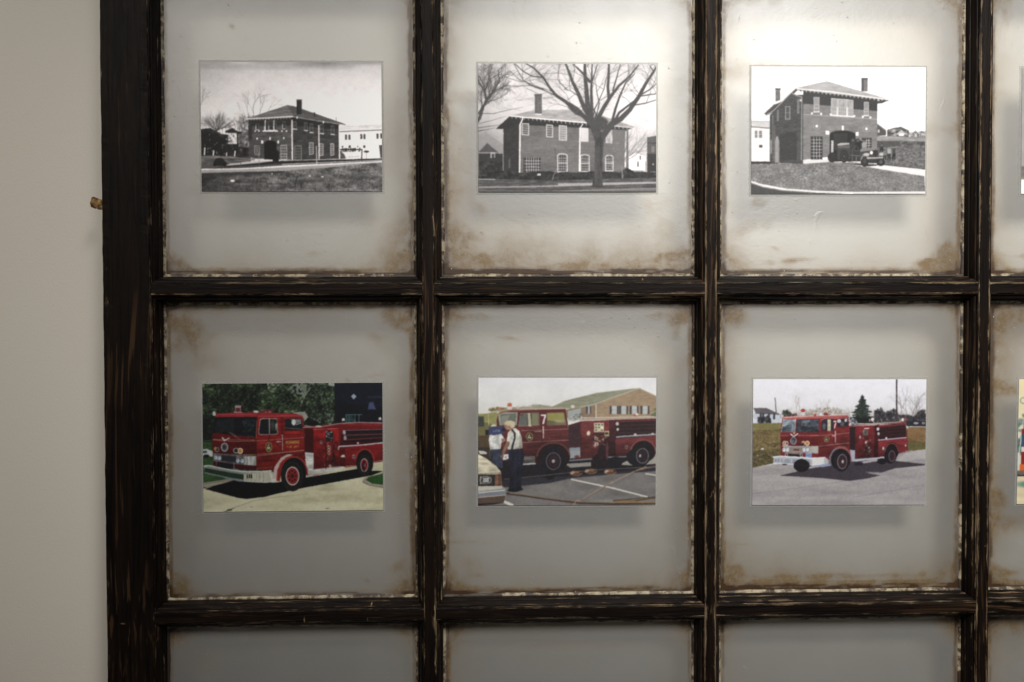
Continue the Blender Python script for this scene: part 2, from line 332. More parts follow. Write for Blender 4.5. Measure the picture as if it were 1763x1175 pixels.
    for an in (60,80,100,120,45,135,70,35,145,90): a.twigs(1196, 870, an, 125, 6, G(92), 5, 28, .75)
    # the big tree
    T_ = G(58)
    a.poly([(965,1046),(985,940),(990,700),(972,640),(935,540),(1000,560),(1040,570),(1120,560),(1085,640),(1060,690),(1050,800),(1046,1000),(1052,1048)], a.ramp(a.noise(14,60,3),G(40),G(58),G(72)))
    big = [([(1010,640),(960,560),(905,500),(820,440),(760,385),(690,340),(640,280),(590,200),(520,130),(455,92)],40,8),
     ([(985,600),(950,500),(905,430),(860,320),(820,240),(790,160),(765,95)],44,14),
     ([(975,560),(935,440),(925,300),(915,200),(912,95)],46,20), ([(960,520),(965,400),(962,300),(966,200),(970,95)],30,9),
     ([(1000,590),(1010,520),(1060,430),(1110,350),(1180,260),(1260,190),(1330,100)],40,9), ([(1100,360),(1092,280),(1098,180),(1100,95)],24,16),
     ([(1060,640),(1120,560),(1190,520),(1260,450),(1330,350),(1390,240),(1450,150),(1470,115)],52,11), ([(1120,560),(1150,440),(1185,340),(1230,240),(1300,170)],22,6),
     ([(1130,560),(1180,470),(1270,400),(1350,340),(1470,322)],22,6), ([(1310,410),(1390,395),(1470,370)],9,5), ([(1450,150),(1420,110)],9,6),([(1350,330),(1420,290),(1470,245)],10,5),
     ([(930,520),(860,440),(800,400),(760,385)],18,9), ([(905,500),(840,480),(780,430)],16,6), ([(780,300),(720,240),(700,210)],6,3),([(870,350),(800,300),(750,290)],6,3),([(950,230),(900,170),(850,120)],22,12),([(900,170),(860,130),(820,95)],14,8),
     ([(975,500),(990,440),(1020,380),(1060,290),(1080,200)],9,4),([(1000,500),(1025,400),(1005,310),(1000,260)],8,4),([(970,230),(1000,130),(1010,95)],9,5),([(1130,300),(1160,200),(1190,95)],12,5),([(960,420),(1000,480),(985,520)],10,7),
     ([(590,290),(480,255),(430,215),(360,92)],7,4),([(590,200),(500,190),(430,150),(370,95)],9,6),([(700,350),(600,300),(520,275),(440,225)],8,3)]
    for pts, w, w2 in big: a.line(pts, w, T_, 1, w2)
    for pts, w, w2 in big:
        for q in pts[len(pts)//2:]:
            a.twigs(q[0], q[1], a.r.uniform(20,160), 85, 4.5, G(78), 4, 34, .75)
    a.ell(1045,612,14,10,G(84)); a.ell(1032,545,60,42,T_,1,.3); a.ell(1012,1046,60,10,G(44),.7,.6)
    return a.done(.6, 4)

def art_brick_station_engine():
    a = Art(85, 112, 1440, 1104, 33)
    a.im[:] = G(236); a.im += ((a.noise(300,200,2)-.5)*5)[..., None]
    # white building left
    a.rect(85,536,230,852,G(222)); a.tpoly([(85,536),(230,538),(230,590),(85,586)], a.noise(60,8,2), G(180), G(205)); a.line([(85,580),(230,592)], 9, G(110)); a.line([(85,536),(226,538)], 4, G(140))
    a.window([(112,610),(134,610),(134,668),(112,668)],1,2,G(200),G(120),3,3); a.window([(144,610),(170,610),(170,668),(144,668)],1,2,G(200),G(120),3,3); a.rect(146,722,172,742,G(60))
    a.poly([(85,850),(300,852),(300,868),(85,870)], G(40))
    # hill, houses right
    a.tpoly([(1060,650),(1440,655),(1440,700),(1060,692)], a.noise(60,10,2), G(120), G(150)); a.tpoly([(1060,690),(1440,690),(1440,905),(1060,880)], a.noise(14,8,4), G(66), G(96), G(130))
    a.poly([(1060,688),(1280,690),(1280,722),(1060,740)], G(70)); a.tpoly([(1240,690),(1440,695),(1440,735),(1240,735)], a.noise(20,10,2), G(60), G(120))
    a.poly([(1062,555),(1130,605),(1130,645),(1062,650)], G(74)); a.line([(1062,556),(1128,604)], 6, G(120)); a.rect(1068,600,1080,625,G(190))
    a.tpoly([(1140,600),(1190,586),(1250,578),(1310,606),(1310,656),(1140,650)], a.noise(18,14,3), G(50), G(90), G(180)); a.poly([(1160,600),(1245,576),(1312,610),(1245,596)], G(80)); a.poly([(1205,640),(1250,600),(1296,640)], G(170)); a.rect(1232,630,1270,650,G(225)); 
    a.tpoly([(1310,620),(1440,610),(1440,658),(1310,656)], a.noise(16,12,3), G(70), G(140), G(210)); a.line([(1330,640),(1360,606),(1390,640)],4,G(90)); a.line([(1396,660),(1408,612),(1436,625)],5,G(80))
    # left side wall (shade)
    br = a.noise(34,5,3)
    a.tpoly([(228,490),(400,330),(486,330),(486,866),(228,862)], br, G(48), G(62), G(76))
    a.poly([(305,640),(438,610),(438,840),(305,840)], G(42), .7); a.rect(438,690,470,840,G(70))
    a.window([(350,424),(384,424),(384,520),(350,520)],1,2,G(160),G(70),5,3); a.window([(442,374),(454,370),(454,472),(442,474)],1,1,G(150),G(90),3,3); a.window([(286,455),(296,450),(296,530),(286,532)],1,1,G(150),G(90),3,3); a.rect(246,490,256,560,G(130))
    a.poly([(268,860),(268,690),(278,656),(292,652),(302,690),(302,862)], G(128)); a.line([(285,660),(285,860)],3,G(170)); a.line([(250,500),(256,850)], 8, G(96)); a.rect(234,680,244,790,G(130)); a.line([(266,570),(268,860)],4,G(120))
    # front wall
    a.tpoly([(486,340),(1062,370),(1062,770),(486,838)], br*.6+a.noise(100,60,2)*.4, G(98), G(114), G(128))
    for i in range(80):
        y = 420+i*5.3; a.line([(488,y),(1060,y+4)], 1.2, G(150), .22)
    a.poly([(486,300),(1062,350),(1062,455),(860,440),(700,416),(486,400)], G(50)); 
    a.line([(488,484),(700,496),(1060,520)], 5, G(158)); a.line([(488,660),(690,640)], 3, G(138), .6)
    a.poly([(486,838),(690,832),(690,856),(486,868)], G(206)); a.line([(305,860),(486,866)], 6, G(60))
    # roof
    a.tpoly([(430,278),(668,224),(1152,362),(1140,372),(434,290)], a.noise(80,10,3), G(146), G(162), G(176))
    a.line([(430,284),(700,306),(1150,366)], 9, G(222)); a.line([(430,292),(1150,376)], 5, G(80))
    for i in range(22): a.poly([(460+i*31,294+i*3.4),(474+i*31,296+i*3.4),(472+i*31,306+i*3.6),(462+i*31,304+i*3.6)], G(48)); a.line([(478+i*31,296+i*3.5),(480+i*31,306+i*3.5)], 5, G(200))
    a.poly([(1060,376),(1152,370),(1100,394),(1062,398)], G(60))
    a.poly([(428,284),(334,372),(262,404),(184,478),(206,494),(300,440),(400,335),(440,300)], G(62)); a.line([(430,282),(336,370)], 7, G(150)); a.line([(336,370),(264,402)], 14, G(222)); a.line([(262,406),(186,480)], 6, G(120)); a.line([(200,492),(260,452),(390,320)], 7, G(150))
    a.line([(402,318),(430,334),(474,346),(476,370),(474,840)], 9, G(128)); a.line([(482,360),(482,850)], 5, G(60)); a.ell(468,374,9,9,G(190))
    for x0,y0,x1,y1 in ((272,286,310,384),(938,204,986,302)):
        a.tpoly([(x0,y0),(x1,y0),(x1,y1),(x0,y1)], a.noise(20,5,2), G(90), G(116)); a.rect(x0-2,y0-6,x1+2,y0+6,G(70))
    a.rect(938,210,956,300,G(62),.8); a.poly([(274,384),(310,372),(310,384),(274,394)], G(222))
    # upper windows
    F = G(206)
    for x0,y0,x1,y1 in ((570,350,610,462),(960,386,994,490)):
        a.window([(x0,y0),(x1,y0),(x1,y1),(x0,y1)], 1, 2, G(170), G(132), 5, 4); a.line([(x0,y1-28),(x1,y1-28)],3,G(200)); a.line([(x0-2,y1+2),(x1+2,y1+2)], 6, G(230))
    a.window([(704,358),(744,360),(744,490),(704,488)],3,4,G(196),G(142),4,2.5); a.window([(758,362),(822,366),(822,496),(758,492)],4,4,G(200),G(140),4,2.5); a.window([(834,368),(874,372),(874,498),(834,496)],3,4,G(196),G(140),4,2.5)
    a.rect(748,360,757,494,F); a.rect(824,366,833,498,F); a.line([(700,488),(780,494),(880,500)], 8, G(232)); a.tpoly([(706,362),(872,374),(872,430),(706,425)], a.noise(8,30,2), G(130), G(170), al=.7)
    for x, y in ((555,476),(626,480),(700,484),(884,496),(950,502),(1008,506)): a.rect(x-7,y-9,x+7,y+7,G(224))
    for x, y in ((592,574),(978,594)): a.ring(x,y,26,26,5,G(136),.8); a.ell(x,y,10,11,G(222))
    # door arch
    arc = [(793-100*math.cos(t), 640-32*math.sin(t)) for t in np.linspace(0,math.pi,16)]
    a.poly([(693,850)]+arc+[(893,850)], G(26)); a.line(arc, 5, G(66))
    a.poly([(660,608),(690,612),(690,640),(662,640)], G(226)); a.poly([(918,616),(894,622),(894,648),(918,650)], G(226)); a.rect(787,570,803,606,G(226))
    a.window([(704,686),(722,686),(722,780),(704,780)],1,6,G(210),G(170),0,3); a.rect(724,630,830,760,G(44))
    a.window([(548,656),(636,656),(636,832),(548,832)],4,7,G(206),G(44),0,4); a.line([(548,656),(636,656),(636,832),(548,832),(548,656)],5,G(60))
    a.window([(944,668),(1016,668),(1016,742),(944,742)],4,4,G(206),G(50),0,4); a.line([(942,666),(1018,666),(1018,742)],4,G(60))
    # lawn with curb
    gr = a.noise(10,7,3,.7)*.7+a.noise(70,30,3)*.3
    a.tpoly([(85,868),(300,866),(500,868),(700,852),(900,880),(1434,960),(1440,1090),(900,1090),(400,1070),(85,1010)], gr, G(74), G(100), G(124), G(168))
    a.poly([(85,1006),(300,1062),(600,1092),(900,1100),(600,1104),(85,1104)], G(66)); a.line([(85,1008),(180,1040),(330,1066),(600,1086),(900,1094),(1440,1090)], 15, G(218)); a.line([(85,1022),(180,1052),(330,1078),(560,1098)], 4, G(130)); a.line([(880,1102),(1440,1102)],6,G(150))
    a.poly([(960,884),(1120,876),(1440,912),(1440,964),(1200,926)], G(216)); a.line([(1110,874),(1440,908)],6,G(70)); a.line([(960,886),(1200,930),(1434,966)],3,G(130))
    a.poly([(680,846),(960,868),(1120,872),(1000,888),(800,866)], G(56)); a.poly([(700,850),(850,856),(930,868),(760,860)], G(190),.7)
    # fire engine
    K = G(34)
    a.poly([(750,714),(840,704),(870,730),(860,820),(830,850),(752,838)], G(56)); a.poly([(750,716),(780,704),(846,704),(846,716),(760,726)], G(160)); a.rect(756,724,850,745,G(84))
    a.ell(712,818,34,38,K); a.ell(806,808,34,50,G(36)); a.ring(806,808,20,34,4,G(58),.8); a.ell(806,808,6,9,G(80))
    a.poly([(850,690),(880,668),(950,690),(960,760),(930,850),(860,840)], G(42)); a.rect(858,762,930,850,G(44)); a.line([(860,800),(930,806)],5,G(120)); a.line([(836,852),(940,866)],8,G(120)); a.line([(870,730),(870,850)],4,G(100))
    for x, y, c in ((874,700,60),(912,704,34),(962,706,170)):
        a.poly([(x-18,y+56),(x-20,y+4),(x-8,y-14),(x+10,y-14),(x+20,y+6),(x+20,y+56)], G(c*.8)); a.ell(x,y-20,10,13,G(92)); a.ell(x,y-28,11,7,G(50))
    a.ring(900,750,16,20,4,G(80)); a.poly([(925,760),(950,738),(1030,742),(1072,762),(1072,830),(930,830)], G(56)); a.poly([(925,764),(950,738),(1034,742),(1060,760),(940,772)], G(116))
    a.poly([(1022,762),(1074,760),(1074,816),(1022,816)], G(26)); a.ring(1048,788,26,30,4,G(96)); a.poly([(990,832),(1110,828),(1110,858),(1000,866)], G(44)); a.line([(1000,862),(1090,872)], 4, G(200), .7); 
    for i in range(5): a.line([(1030+i*9,770),(1030+i*9,808)],2,G(90))
    a.ell(966,846,32,44,K); a.ell(966,846,14,20,G(60)); a.ring(966,846,22,30,3,G(58),.7); a.ell(1090,852,32,32,K); a.ell(1092,852,14,15,G(80))
    a.poly([(930,830),(950,792),(985,790),(1010,830),(1000,836),(975,808),(955,812),(940,840)], G(110)); a.ell(980,794,24,12,G(176),1,.3); a.ell(1104,792,26,12,G(176),1,.3)
    a.ell(1018,780,12,14,G(226)); a.line([(984,822),(1130,818)], 9, G(170)); a.line([(984,830),(1130,827)], 4, G(90)); a.line([(900,812),(900,860)],4,G(140))
    # bystanders
    for x, y, h, c, cs in ((1096,722,50,60,50),(1122,768,70,120,110),(1156,740,100,120,150),(1194,738,100,84,60)):
        a.ell(x,y-2,7,9,G(120)); a.ell(x,y-8,8,4,G(60)); a.poly([(x-14,y+9),(x+13,y+9),(x+15,y+h*.5),(x-13,y+h*.5)], G(cs)); a.poly([(x-12,y+h*.48),(x+14,y+h*.48),(x+12,y+h),(x+3,y+h),(x+1,y+h*.6),(x-6,y+h),(x-14,y+h)], G(c*.35))
    a.line([(1206,760),(1214,800)],6,G(90)); a.line([(1210,740),(1206,840)],3,G(200),.4)
    return a.done(.6, 4)

def wheel(a, cx, cy, rx, ry, rim, hub, bolts=8, tyre=(18,18,20)):
    a.ell(cx,cy,rx,ry,tyre); a.ring(cx,cy,rx*.88,ry*.9,rx*.04,(44,44,46),.7)
    a.ell(cx+rx*.02,cy,rx*.6,ry*.62,rim); a.ell(cx+rx*.02,cy,rx*.52,ry*.54,hub)
    for i in range(bolts):
        t = i*2*math.pi/bolts; a.ell(cx+rx*.32*math.cos(t), cy+ry*.34*math.sin(t), rx*.075, ry*.075, (20,8,8), .85)
    a.ell(cx,cy,rx*.16,ry*.17,(190,186,186)); a.ell(cx,cy,rx*.07,ry*.08,(40,30,30))
def emblem(a, cx, cy, rx, ry):
    a.ell(cx,cy,rx,ry,(196,170,84)); a.ell(cx,cy,rx*.86,ry*.88,(58,52,40))
    a.poly([(cx-rx*.6,cy+ry*.3),(cx-rx*.25,cy-ry*.3),(cx-rx*.05,cy-ry*.75),(cx+rx*.15,cy-ry*.25),(cx+rx*.6,cy+ry*.35)], (206,186,130))
    a.line([(cx-rx*.55,cy+ry*.5),(cx+rx*.55,cy+ry*.5)], ry*.18, (110,130,90)); a.ell(cx,cy-ry*.1,rx*.2,ry*.2,(150,60,40))

def art_truck_in_drive():
    a = Art(85, 92, 1488, 1085, 44)
    fol = a.noise(26,22,4,.72); big = a.noise(170,120,2)
    m = np.clip((fol-.5)*1.1+(big-.5)*1.0+.38, 0, 1)
    a.im[:] = a.ramp(m, (8,12,12), (20,30,22), (50,66,40), (120,140,112))
    for poly_, al in (([(580,85),(720,85),(640,200),(590,130)],.75),([(700,120),(900,85),(960,90),(880,200),(860,260),(800,190)],.6),([(860,80),(1115,80),(1115,125),(1000,95)],.9),([(1040,330),(1110,330),(1100,410),(1060,420)],.6)):
        sl, k = a.pmask(poly_); a.put(sl, k*(a.noise(16,16,2)[sl] > .42), (176,184,172), al)
    a.clump([(85,95),(560,95),(580,160),(520,300),(180,330),(85,330)], 900, 7, [(12,18,16),(40,54,34),(74,92,60),(26,34,30)], .8)
    a.clump([(600,110),(720,100),(850,200),(850,300),(620,310)], 600, 7, [(14,20,18),(46,64,38),(90,112,74)], .8)
    a.clump([(900,110),(1050,90),(1110,130),(1110,400),(1000,410),(880,330)], 700, 8, [(14,22,20),(58,76,54),(104,124,96),(30,40,34)], .8)
    for p in (([(820,95),(880,200),(850,260)],7),([(960,100),(1100,110)],4),([(925,360),(1000,400)],8)): a.line(p[0], p[1], (150,148,140), .5)
    a.poly([(85,330),(180,330),(165,560),(85,560)], (12,16,16), .7)
    # dark engine bay
    a.poly([(1113,85),(1488,85),(1488,420),(1113,420)], (14,18,34)); a.poly([(1113,230),(1488,280),(1488,420),(1113,420)], (10,13,24))
    a.poly([(1262,178),(1284,200),(1262,222),(1240,200)], (150,158,180)); a.line([(1190,200),(1230,150),(1290,150),(1320,200),(1290,258),(1230,258),(1190,205)], 3, (30,32,52), .9)
    for i in range(11): a.line([(1372+i*11,196),(1377+i*11,214),(1383+i*11,196)], 2.5, (60,62,92), .8)
    a.poly([(1372,300),(1382,246),(1412,240),(1436,302)], (62,66,112))
    # truck tools behind
    for x in (1200,1225,1270,1302): a.line([(x,340),(x,402)], 4, (110,140,140))
    a.line([(1200,340),(1325,340)],4,(120,150,150)); a.line([(1200,380),(1270,380)],3,(90,120,120)); a.poly([(1200,345),(1250,345),(1270,398),(1200,400)], (40,80,84), .6)
    # lawn at left, car
    a.tpoly([(85,545),(170,545),(170,700),(300,840),(85,860)], a.noise(10,6,3), (22,44,22),(44,78,36),(58,92,44))
    a.poly([(85,600),(120,597),(165,615),(165,655),(85,650)], (190,192,196)); a.poly([(85,612),(115,610),(120,628),(85,628)], (60,66,74)); a.ell(112,652,24,14,(20,20,22)); a.line([(85,535),(165,530)],3,(110,120,110)); a.line([(122,530),(122,590)],3,(40,46,40))
    # pavement
    pv = a.noise(240,50,3)
    a.tpoly([(85,900),(500,830),(1000,780),(1488,700),(1488,1085),(85,1085)], pv, (172,164,134),(196,188,158),(204,198,170))
    a.poly([(85,858),(300,830),(330,845),(120,892),(85,893)], (150,140,128)); a.line([(85,868),(310,838)], 5, (110,98,92))
    a.poly([(98,906),(330,838),(660,860),(1290,760),(1488,780),(1400,812),(1250,838),(860,905),(640,952),(560,972),(420,986),(360,978)], (8,7,14))
    a.line([(260,1082),(330,1050),(480,1000),(640,975),(900,952)], 5, (120,112,92), .8, 2); a.ell(288,1070,20,7,(56,62,34)); a.line([(240,1088),(320,1055)],5,(70,70,48)); a.ell(1050,1066,14,3,(70,60,50)); a.ell(458,1048,12,3,(120,110,90))
    a.poly([(1325,850),(1350,825),(1488,792),(1488,908),(1380,890),(1330,872)], (150,140,126)); a.tpoly([(1352,846),(1375,824),(1488,800),(1488,886),(1400,878)], a.noise(10,6,3), (24,60,22),(46,90,34)); a.line([(1328,862),(1380,888),(1488,908)],6,(110,92,84))
    a.poly([(1388,740),(1488,715),(1488,780),(1400,776)], (184,180,150))
    # body
    R1=(126,16,16); R2=(96,10,12); R3=(150,24,22)
    a.poly([(192,330),(500,325),(850,330),(862,345),(880,440),(1140,420),(1488,428),(1488,705),(1280,735),(1195,750),(945,810),(890,800),(860,700),(620,770),(500,760),(170,690),(160,520)], (118,14,16))
    a.poly([(190,335),(510,335),(505,515),(500,750),(165,700),(158,520)], (98,12,14))
    a.poly([(192,326),(330,318),(860,328),(858,350),(500,352),(190,350)], (158,30,40)); a.line([(200,330),(500,334)],4,(190,80,90),.7)
    # windscreen
    a.poly([(178,360),(200,352),(500,352),(512,362),(490,508),(330,492),(160,470)], (14,16,24)); a.poly([(200,370),(330,362),(330,470),(180,460)], (30,38,42),.6); a.clump([(400,380),(490,380),(480,470),(400,470)],60,10,[(60,84,92),(30,40,44)],.5); a.line([(332,356),(330,490)],4,(30,14,16))
    a.line([(190,474),(248,460)],3,(90,60,50)); a.line([(282,466),(372,526)],4,(130,122,104)); a.line([(300,468),(346,500)],3,(130,122,104)); a.ell(455,502,30,5,(70,60,60),.7)
    # side
    a.poly([(512,352),(868,350),(880,640),(870,690),(760,640),(660,690),(620,770),(500,760)], (128,18,18)); a.poly([(690,350),(722,350),(706,620),(690,640)], (104,12,14)); a.line([(868,350),(880,620)],5,(70,8,10))
    a.poly([(516,480),(530,372),(548,362),(664,366),(670,480),(656,490),(530,492)], (150,140,140)); a.poly([(522,478),(534,376),(550,368),(600,368),(600,486),(532,486)], (16,18,24)); a.poly([(608,368),(660,372),(664,476),(654,484),(608,486)], (20,24,28)); a.ell(630,420,14,40,(70,80,60),.5); a.ell(655,430,6,30,(190,190,180),.6); a.line([(605,366),(605,490)],5,(140,110,110))
    a.poly([(724,366),(846,368),(862,390),(862,456),(724,460)], (22,24,30)); a.poly([(770,372),(846,374),(850,396),(790,410)], (120,124,130),.9); a.ell(792,396,16,24,(196,198,204)); a.line([(810,414),(850,402)],6,(170,170,170)); a.line([(724,440),(862,450)],4,(150,130,130)); a.poly([(726,462),(830,462),(840,480),(730,486)], (150,26,28))
    a.line([(724,366),(846,366),(862,386),(864,458)],3,(150,60,60)); a.poly([(778,320),(880,314),(906,356),(876,392),(860,345)], (150,146,140)); a.line([(850,330),(880,385)],4,(90,88,86))
    a.shade([(190,352),(505,352),(500,762),(160,692),(160,500)], 1.05, .62, .35, 90, 22)
    a.shade([(512,352),(868,350),(890,700),(760,640),(660,690),(620,770),(500,760)], 1.12, .70, .40, 120, 20)
    a.gleam([(520,350),(700,346),(856,348)], 5, .35, (220,120,120)); a.poly([(505,560),(870,530),(872,560),(505,600)], (160,50,44), .22)
    # trim lines
    for p,w,c in (([(165,528),(340,540),(500,538),(870,516)],5,(160,112,108)),([(165,524),(500,532)],3,(210,180,120)),([(164,630),(330,645),(500,642),(700,628),(870,612)],4,(186,140,90)),([(500,655),(700,632),(872,615)],5,(160,112,112)),([(500,752),(620,742)],3,(190,130,60)),([(505,380),(500,520)],3,(190,150,110))): a.line(p,w,c,.9)
    a.line([(495,500),(500,740)],4,(64,6,8)); 
    emblem(a, 597, 586, 26, 38); a.line([(597,545),(604,490)],4,(40,10,10))
    a.text("ROANOKE", 732, 549, 20, 11, 4.6, 3.6, (206,160,64), 0, -.012); a.text("FIRE DEPT.", 738, 588, 13, 7.6, 3.4, 2.6, (190,146,60), 0, -.012)
    a.text("7", 694, 494, 22, 12, 2, 4, (206,200,200)); a.line([(704,500),(704,612)],6,(170,160,160)); a.line([(880,486),(884,596)],6,(176,170,170)); a.line([(658,546),(690,544)],6,(200,196,196)); a.line([(660,560),(672,580),(690,584)],4,(60,8,10)); a.line([(530,556),(570,552)],2,(180,140,80))
    # front face
    a.poly([(230,508),(250,540),(300,512),(290,510),(256,528),(240,506)], (190,190,196)); a.ell(254,584,30,34,(70,70,78)); a.ring(254,584,24,30,7,(170,170,180)); a.text("S",240,570,24,14,0,4,(200,200,210)); a.ell(248,584,8,12,(30,30,36))
    a.poly([(166,630),(500,650),(500,730),(340,716),(166,690)], (92,90,96)); a.tpoly([(166,634),(500,654),(500,728),(340,714),(166,688)], a.noise(9,60,2), (66,64,72),(120,118,124)); a.poly([(232,645),(342,655),(342,706),(232,690)], (40,38,44)); a.poly([(402,656),(498,656),(498,728),(402,722)], a.ramp(a.noise(5,80,1),(120,118,120),(190,188,192)))
    for x,y,r in ((196,602,18),(182,594,12)): a.ell(x,y,r,r*1.1,(120,110,110)); a.ell(x,y,r*.6,r*.7,(40,30,30))
    a.ell(180,592,8,14,(190,110,60)); a.ell(346,612,26,22,(150,146,150)); a.ell(344,612,17,15,(26,26,32)); a.ell(376,614,20,24,(214,206,190)); a.ell(374,614,14,16,(200,120,36))
    for x,y in ((186,664),(214,668),(356,690),(390,692)): a.ell(x,y,16,19,(90,92,100)); a.ell(x,y,12,14,(196,204,220)); a.ell(x-2,y-2,5,6,(120,126,150))
    a.poly([(166,692),(340,718),(500,730),(500,768),(166,735)], (60,8,12)); a.poly([(200,700),(320,716),(320,752),(200,738)], (18,16,26)); a.line([(325,700),(325,752)],8,(110,108,116)); a.line([(190,690),(190,724)],5,(100,96,100))
    # bumper
    a.poly([(92,728),(130,722),(300,760),(540,770),(612,766),(650,806),(650,858),(560,864),(360,850),(250,818),(96,782)], (120,124,126))
    a.poly([(100,742),(300,782),(400,796),(400,836),(300,822),(96,774)], (26,48,30)); a.tpoly([(400,790),(550,782),(550,860),(402,848)], a.noise(4,60,1), (150,146,130),(190,186,166)); a.poly([(552,776),(612,768),(648,806),(648,856),(556,862)], (176,170,156)); a.poly([(600,776),(652,832),(652,860),(616,862)], (198,196,190)); a.line([(92,730),(130,724),(300,762),(400,776),(540,776),(612,768)],8,(206,206,206)); a.line([(250,820),(400,848),(556,858),(640,850)],5,(200,200,206)); a.line([(100,786),(400,850)],4,(90,90,120))
    for x in (424,440,456): a.rect(x,796,x+9,826,(16,16,18))
    # pump panel & rear
    a.poly([(878,442),(945,448),(945,640),(878,628)], (60,8,10)); a.poly([(945,446),(1140,442),(1142,735),(945,760)], (134,16,20)); a.poly([(878,628),(945,634),(945,690),(882,680)], (190,190,192)); a.poly([(880,684),(945,690),(945,760),(1195,732),(1195,752),(905,814),(892,760)], (198,196,194)); a.line([(880,682),(944,688)],4,(230,230,230)); a.line([(945,760),(1140,740)],4,(140,60,60))
    a.poly([(860,428),(900,440),(1140,420),(1488,428),(1488,404),(1200,402),(1100,414)], (128,30,38)); a.line([(870,436),(1000,434),(1140,408),(1300,400),(1488,406)],6,(186,150,156)); a.line([(940,452),(1140,446)],3,(190,120,110)); a.ell(985,430,24,7,(200,190,190)); a.line([(880,424),(930,430)],8,(150,144,140))
    a.rect(1040,462,1098,545,(34,22,30)); 
    for i in range(26): a.ell(1042+a.r.random()*55, 468+a.r.random()*75, 4, 4, a.r.choice([(150,160,160),(90,100,100),(180,170,170)]), .8)
    for i in range(46): a.ell(1018+a.r.random()*90, 552+a.r.random()*190, 5, 7, a.r.choice([(24,10,14),(140,126,116),(50,14,16),(60,18,20),(30,12,14)]), .7)
    for y in (590,612,636): a.ring(1066,y,9,11,4,(200,192,180))
    for p in ([(1040,560),(1044,650),(1040,760)],[(1094,560),(1100,640),(1086,740)]): a.line(p,5,(30,12,16))
    a.ell(1005,552,9,14,(170,170,176)); a.ell(1005,552,4,7,(40,20,20)); a.ring(1120,580,14,30,5,(30,14,20)); a.ell(1140,600,8,14,(160,150,150)); a.ell(1104,658,9,14,(20,14,22)); a.ell(1074,736,12,12,(210,200,190))
    a.poly([(1160,470),(1190,458),(1488,452),(1488,560),(1150,580),(1160,520)], (58,8,14))
    for y0,y1,c in ((468,486,(18,16,24)),(508,524,(24,20,28)),(540,552,(14,12,18))): a.line([(1190,y0+6),(1488,y0+2)],y1-y0,c)
    a.line([(1190,462),(1488,456)],5,(120,110,130)); a.line([(1190,500),(1488,492)],4,(110,100,110)); a.line([(1200,536),(1488,518)],4,(140,60,60)); a.ell(1184,478,14,18,(170,166,180)); a.ell(1192,520,12,18,(150,146,160)); a.ell(1178,478,6,8,(230,230,240)); a.ell(1292,562,8,8,(190,180,180)); a.ring(1168,510,12,44,5,(90,20,26))
    a.line([(1144,586),(1300,578),(1488,560)],9,(186,200,214)); a.poly([(1146,592),(1488,568),(1488,705),(1400,716),(1290,740),(1195,748),(1146,735)], (126,14,18)); a.rect(1146,596,1192,740,(90,8,14)); a.ell(1176,660,15,10,(206,196,196)); a.line([(1160,666),(1192,668)],4,(220,210,210)); a.ell(1258,666,10,17,(150,146,150)); a.ell(1258,666,5,9,(30,24,26)); a.line([(1195,740),(1280,738)],5,(170,160,160)); a.line([(1400,712),(1488,696)],5,(180,160,170))
    for x,y in ((1180,385),(1466,380)): a.ell(x,y,13,16,(120,110,110)); a.ell(x,y-8,11,10,(214,206,200)); a.ell(x,y+10,9,8,(24,18,26))
    a.shade([(945,446),(1140,442),(1142,735),(945,760)], 1.15, .62, .5, 50, 40)
    a.shade([(1146,592),(1488,568),(1488,705),(1290,740),(1146,735)], 1.15, .65, .35, 90, 20); a.shade([(878,628),(1195,735),(905,814)], 1.0, .8, .4, 60, 16)
    # roof lights
    for x in (180,345,500,530,580,610): a.ell(x,316,16,11,(120,40,46)); a.ell(x-4,312,8,6,(210,190,190))
    a.rect(338,262,386,314,(140,90,94)); a.rect(338,262,386,280,(170,140,146)); a.rect(348,282,376,310,(90,30,36)); a.line([(330,316),(395,316)],6,(180,150,160)); a.line([(440,316),(630,306)],10,(120,30,38)); a.ell(500,312,22,9,(206,206,206)); a.line([(540,296),(610,300)],5,(130,60,66)); a.ell(176,326,13,16,(190,196,196))
    # wheels & arches
    a.poly([(656,848),(662,760),(700,690),(760,660),(820,664),(870,700),(896,760),(902,815),(870,790),(850,730),(800,690),(750,690),(700,740),(680,850)], (134,26,24))
    a.poly([(622,828),(640,740),(690,670),(740,643),(790,645),(730,668),(682,712),(660,780),(654,832)], (186,164,164)); a.line([(656,846),(664,760),(702,692),(762,660),(822,664),(872,700),(900,770)],6,(170,60,50))
    a.ell(790,790,96,120,(10,9,14)); wheel(a, 778, 812, 88, 118, (196,178,176), (132,24,26)); a.ell(778,812,14,20,(60,10,12))
    a.ell(1345,715,66,100,(14,8,14)); a.ring(1345,708,74,100,9,(150,40,38),1,8,172); wheel(a, 1340, 732, 50, 84, (180,176,180), (140,20,26), 6); a.poly([(1322,722),(1345,690),(1345,786),(1324,770)], (24,10,14), .8)
    return a.done(.6, 3, .10, .8, 0, .84)

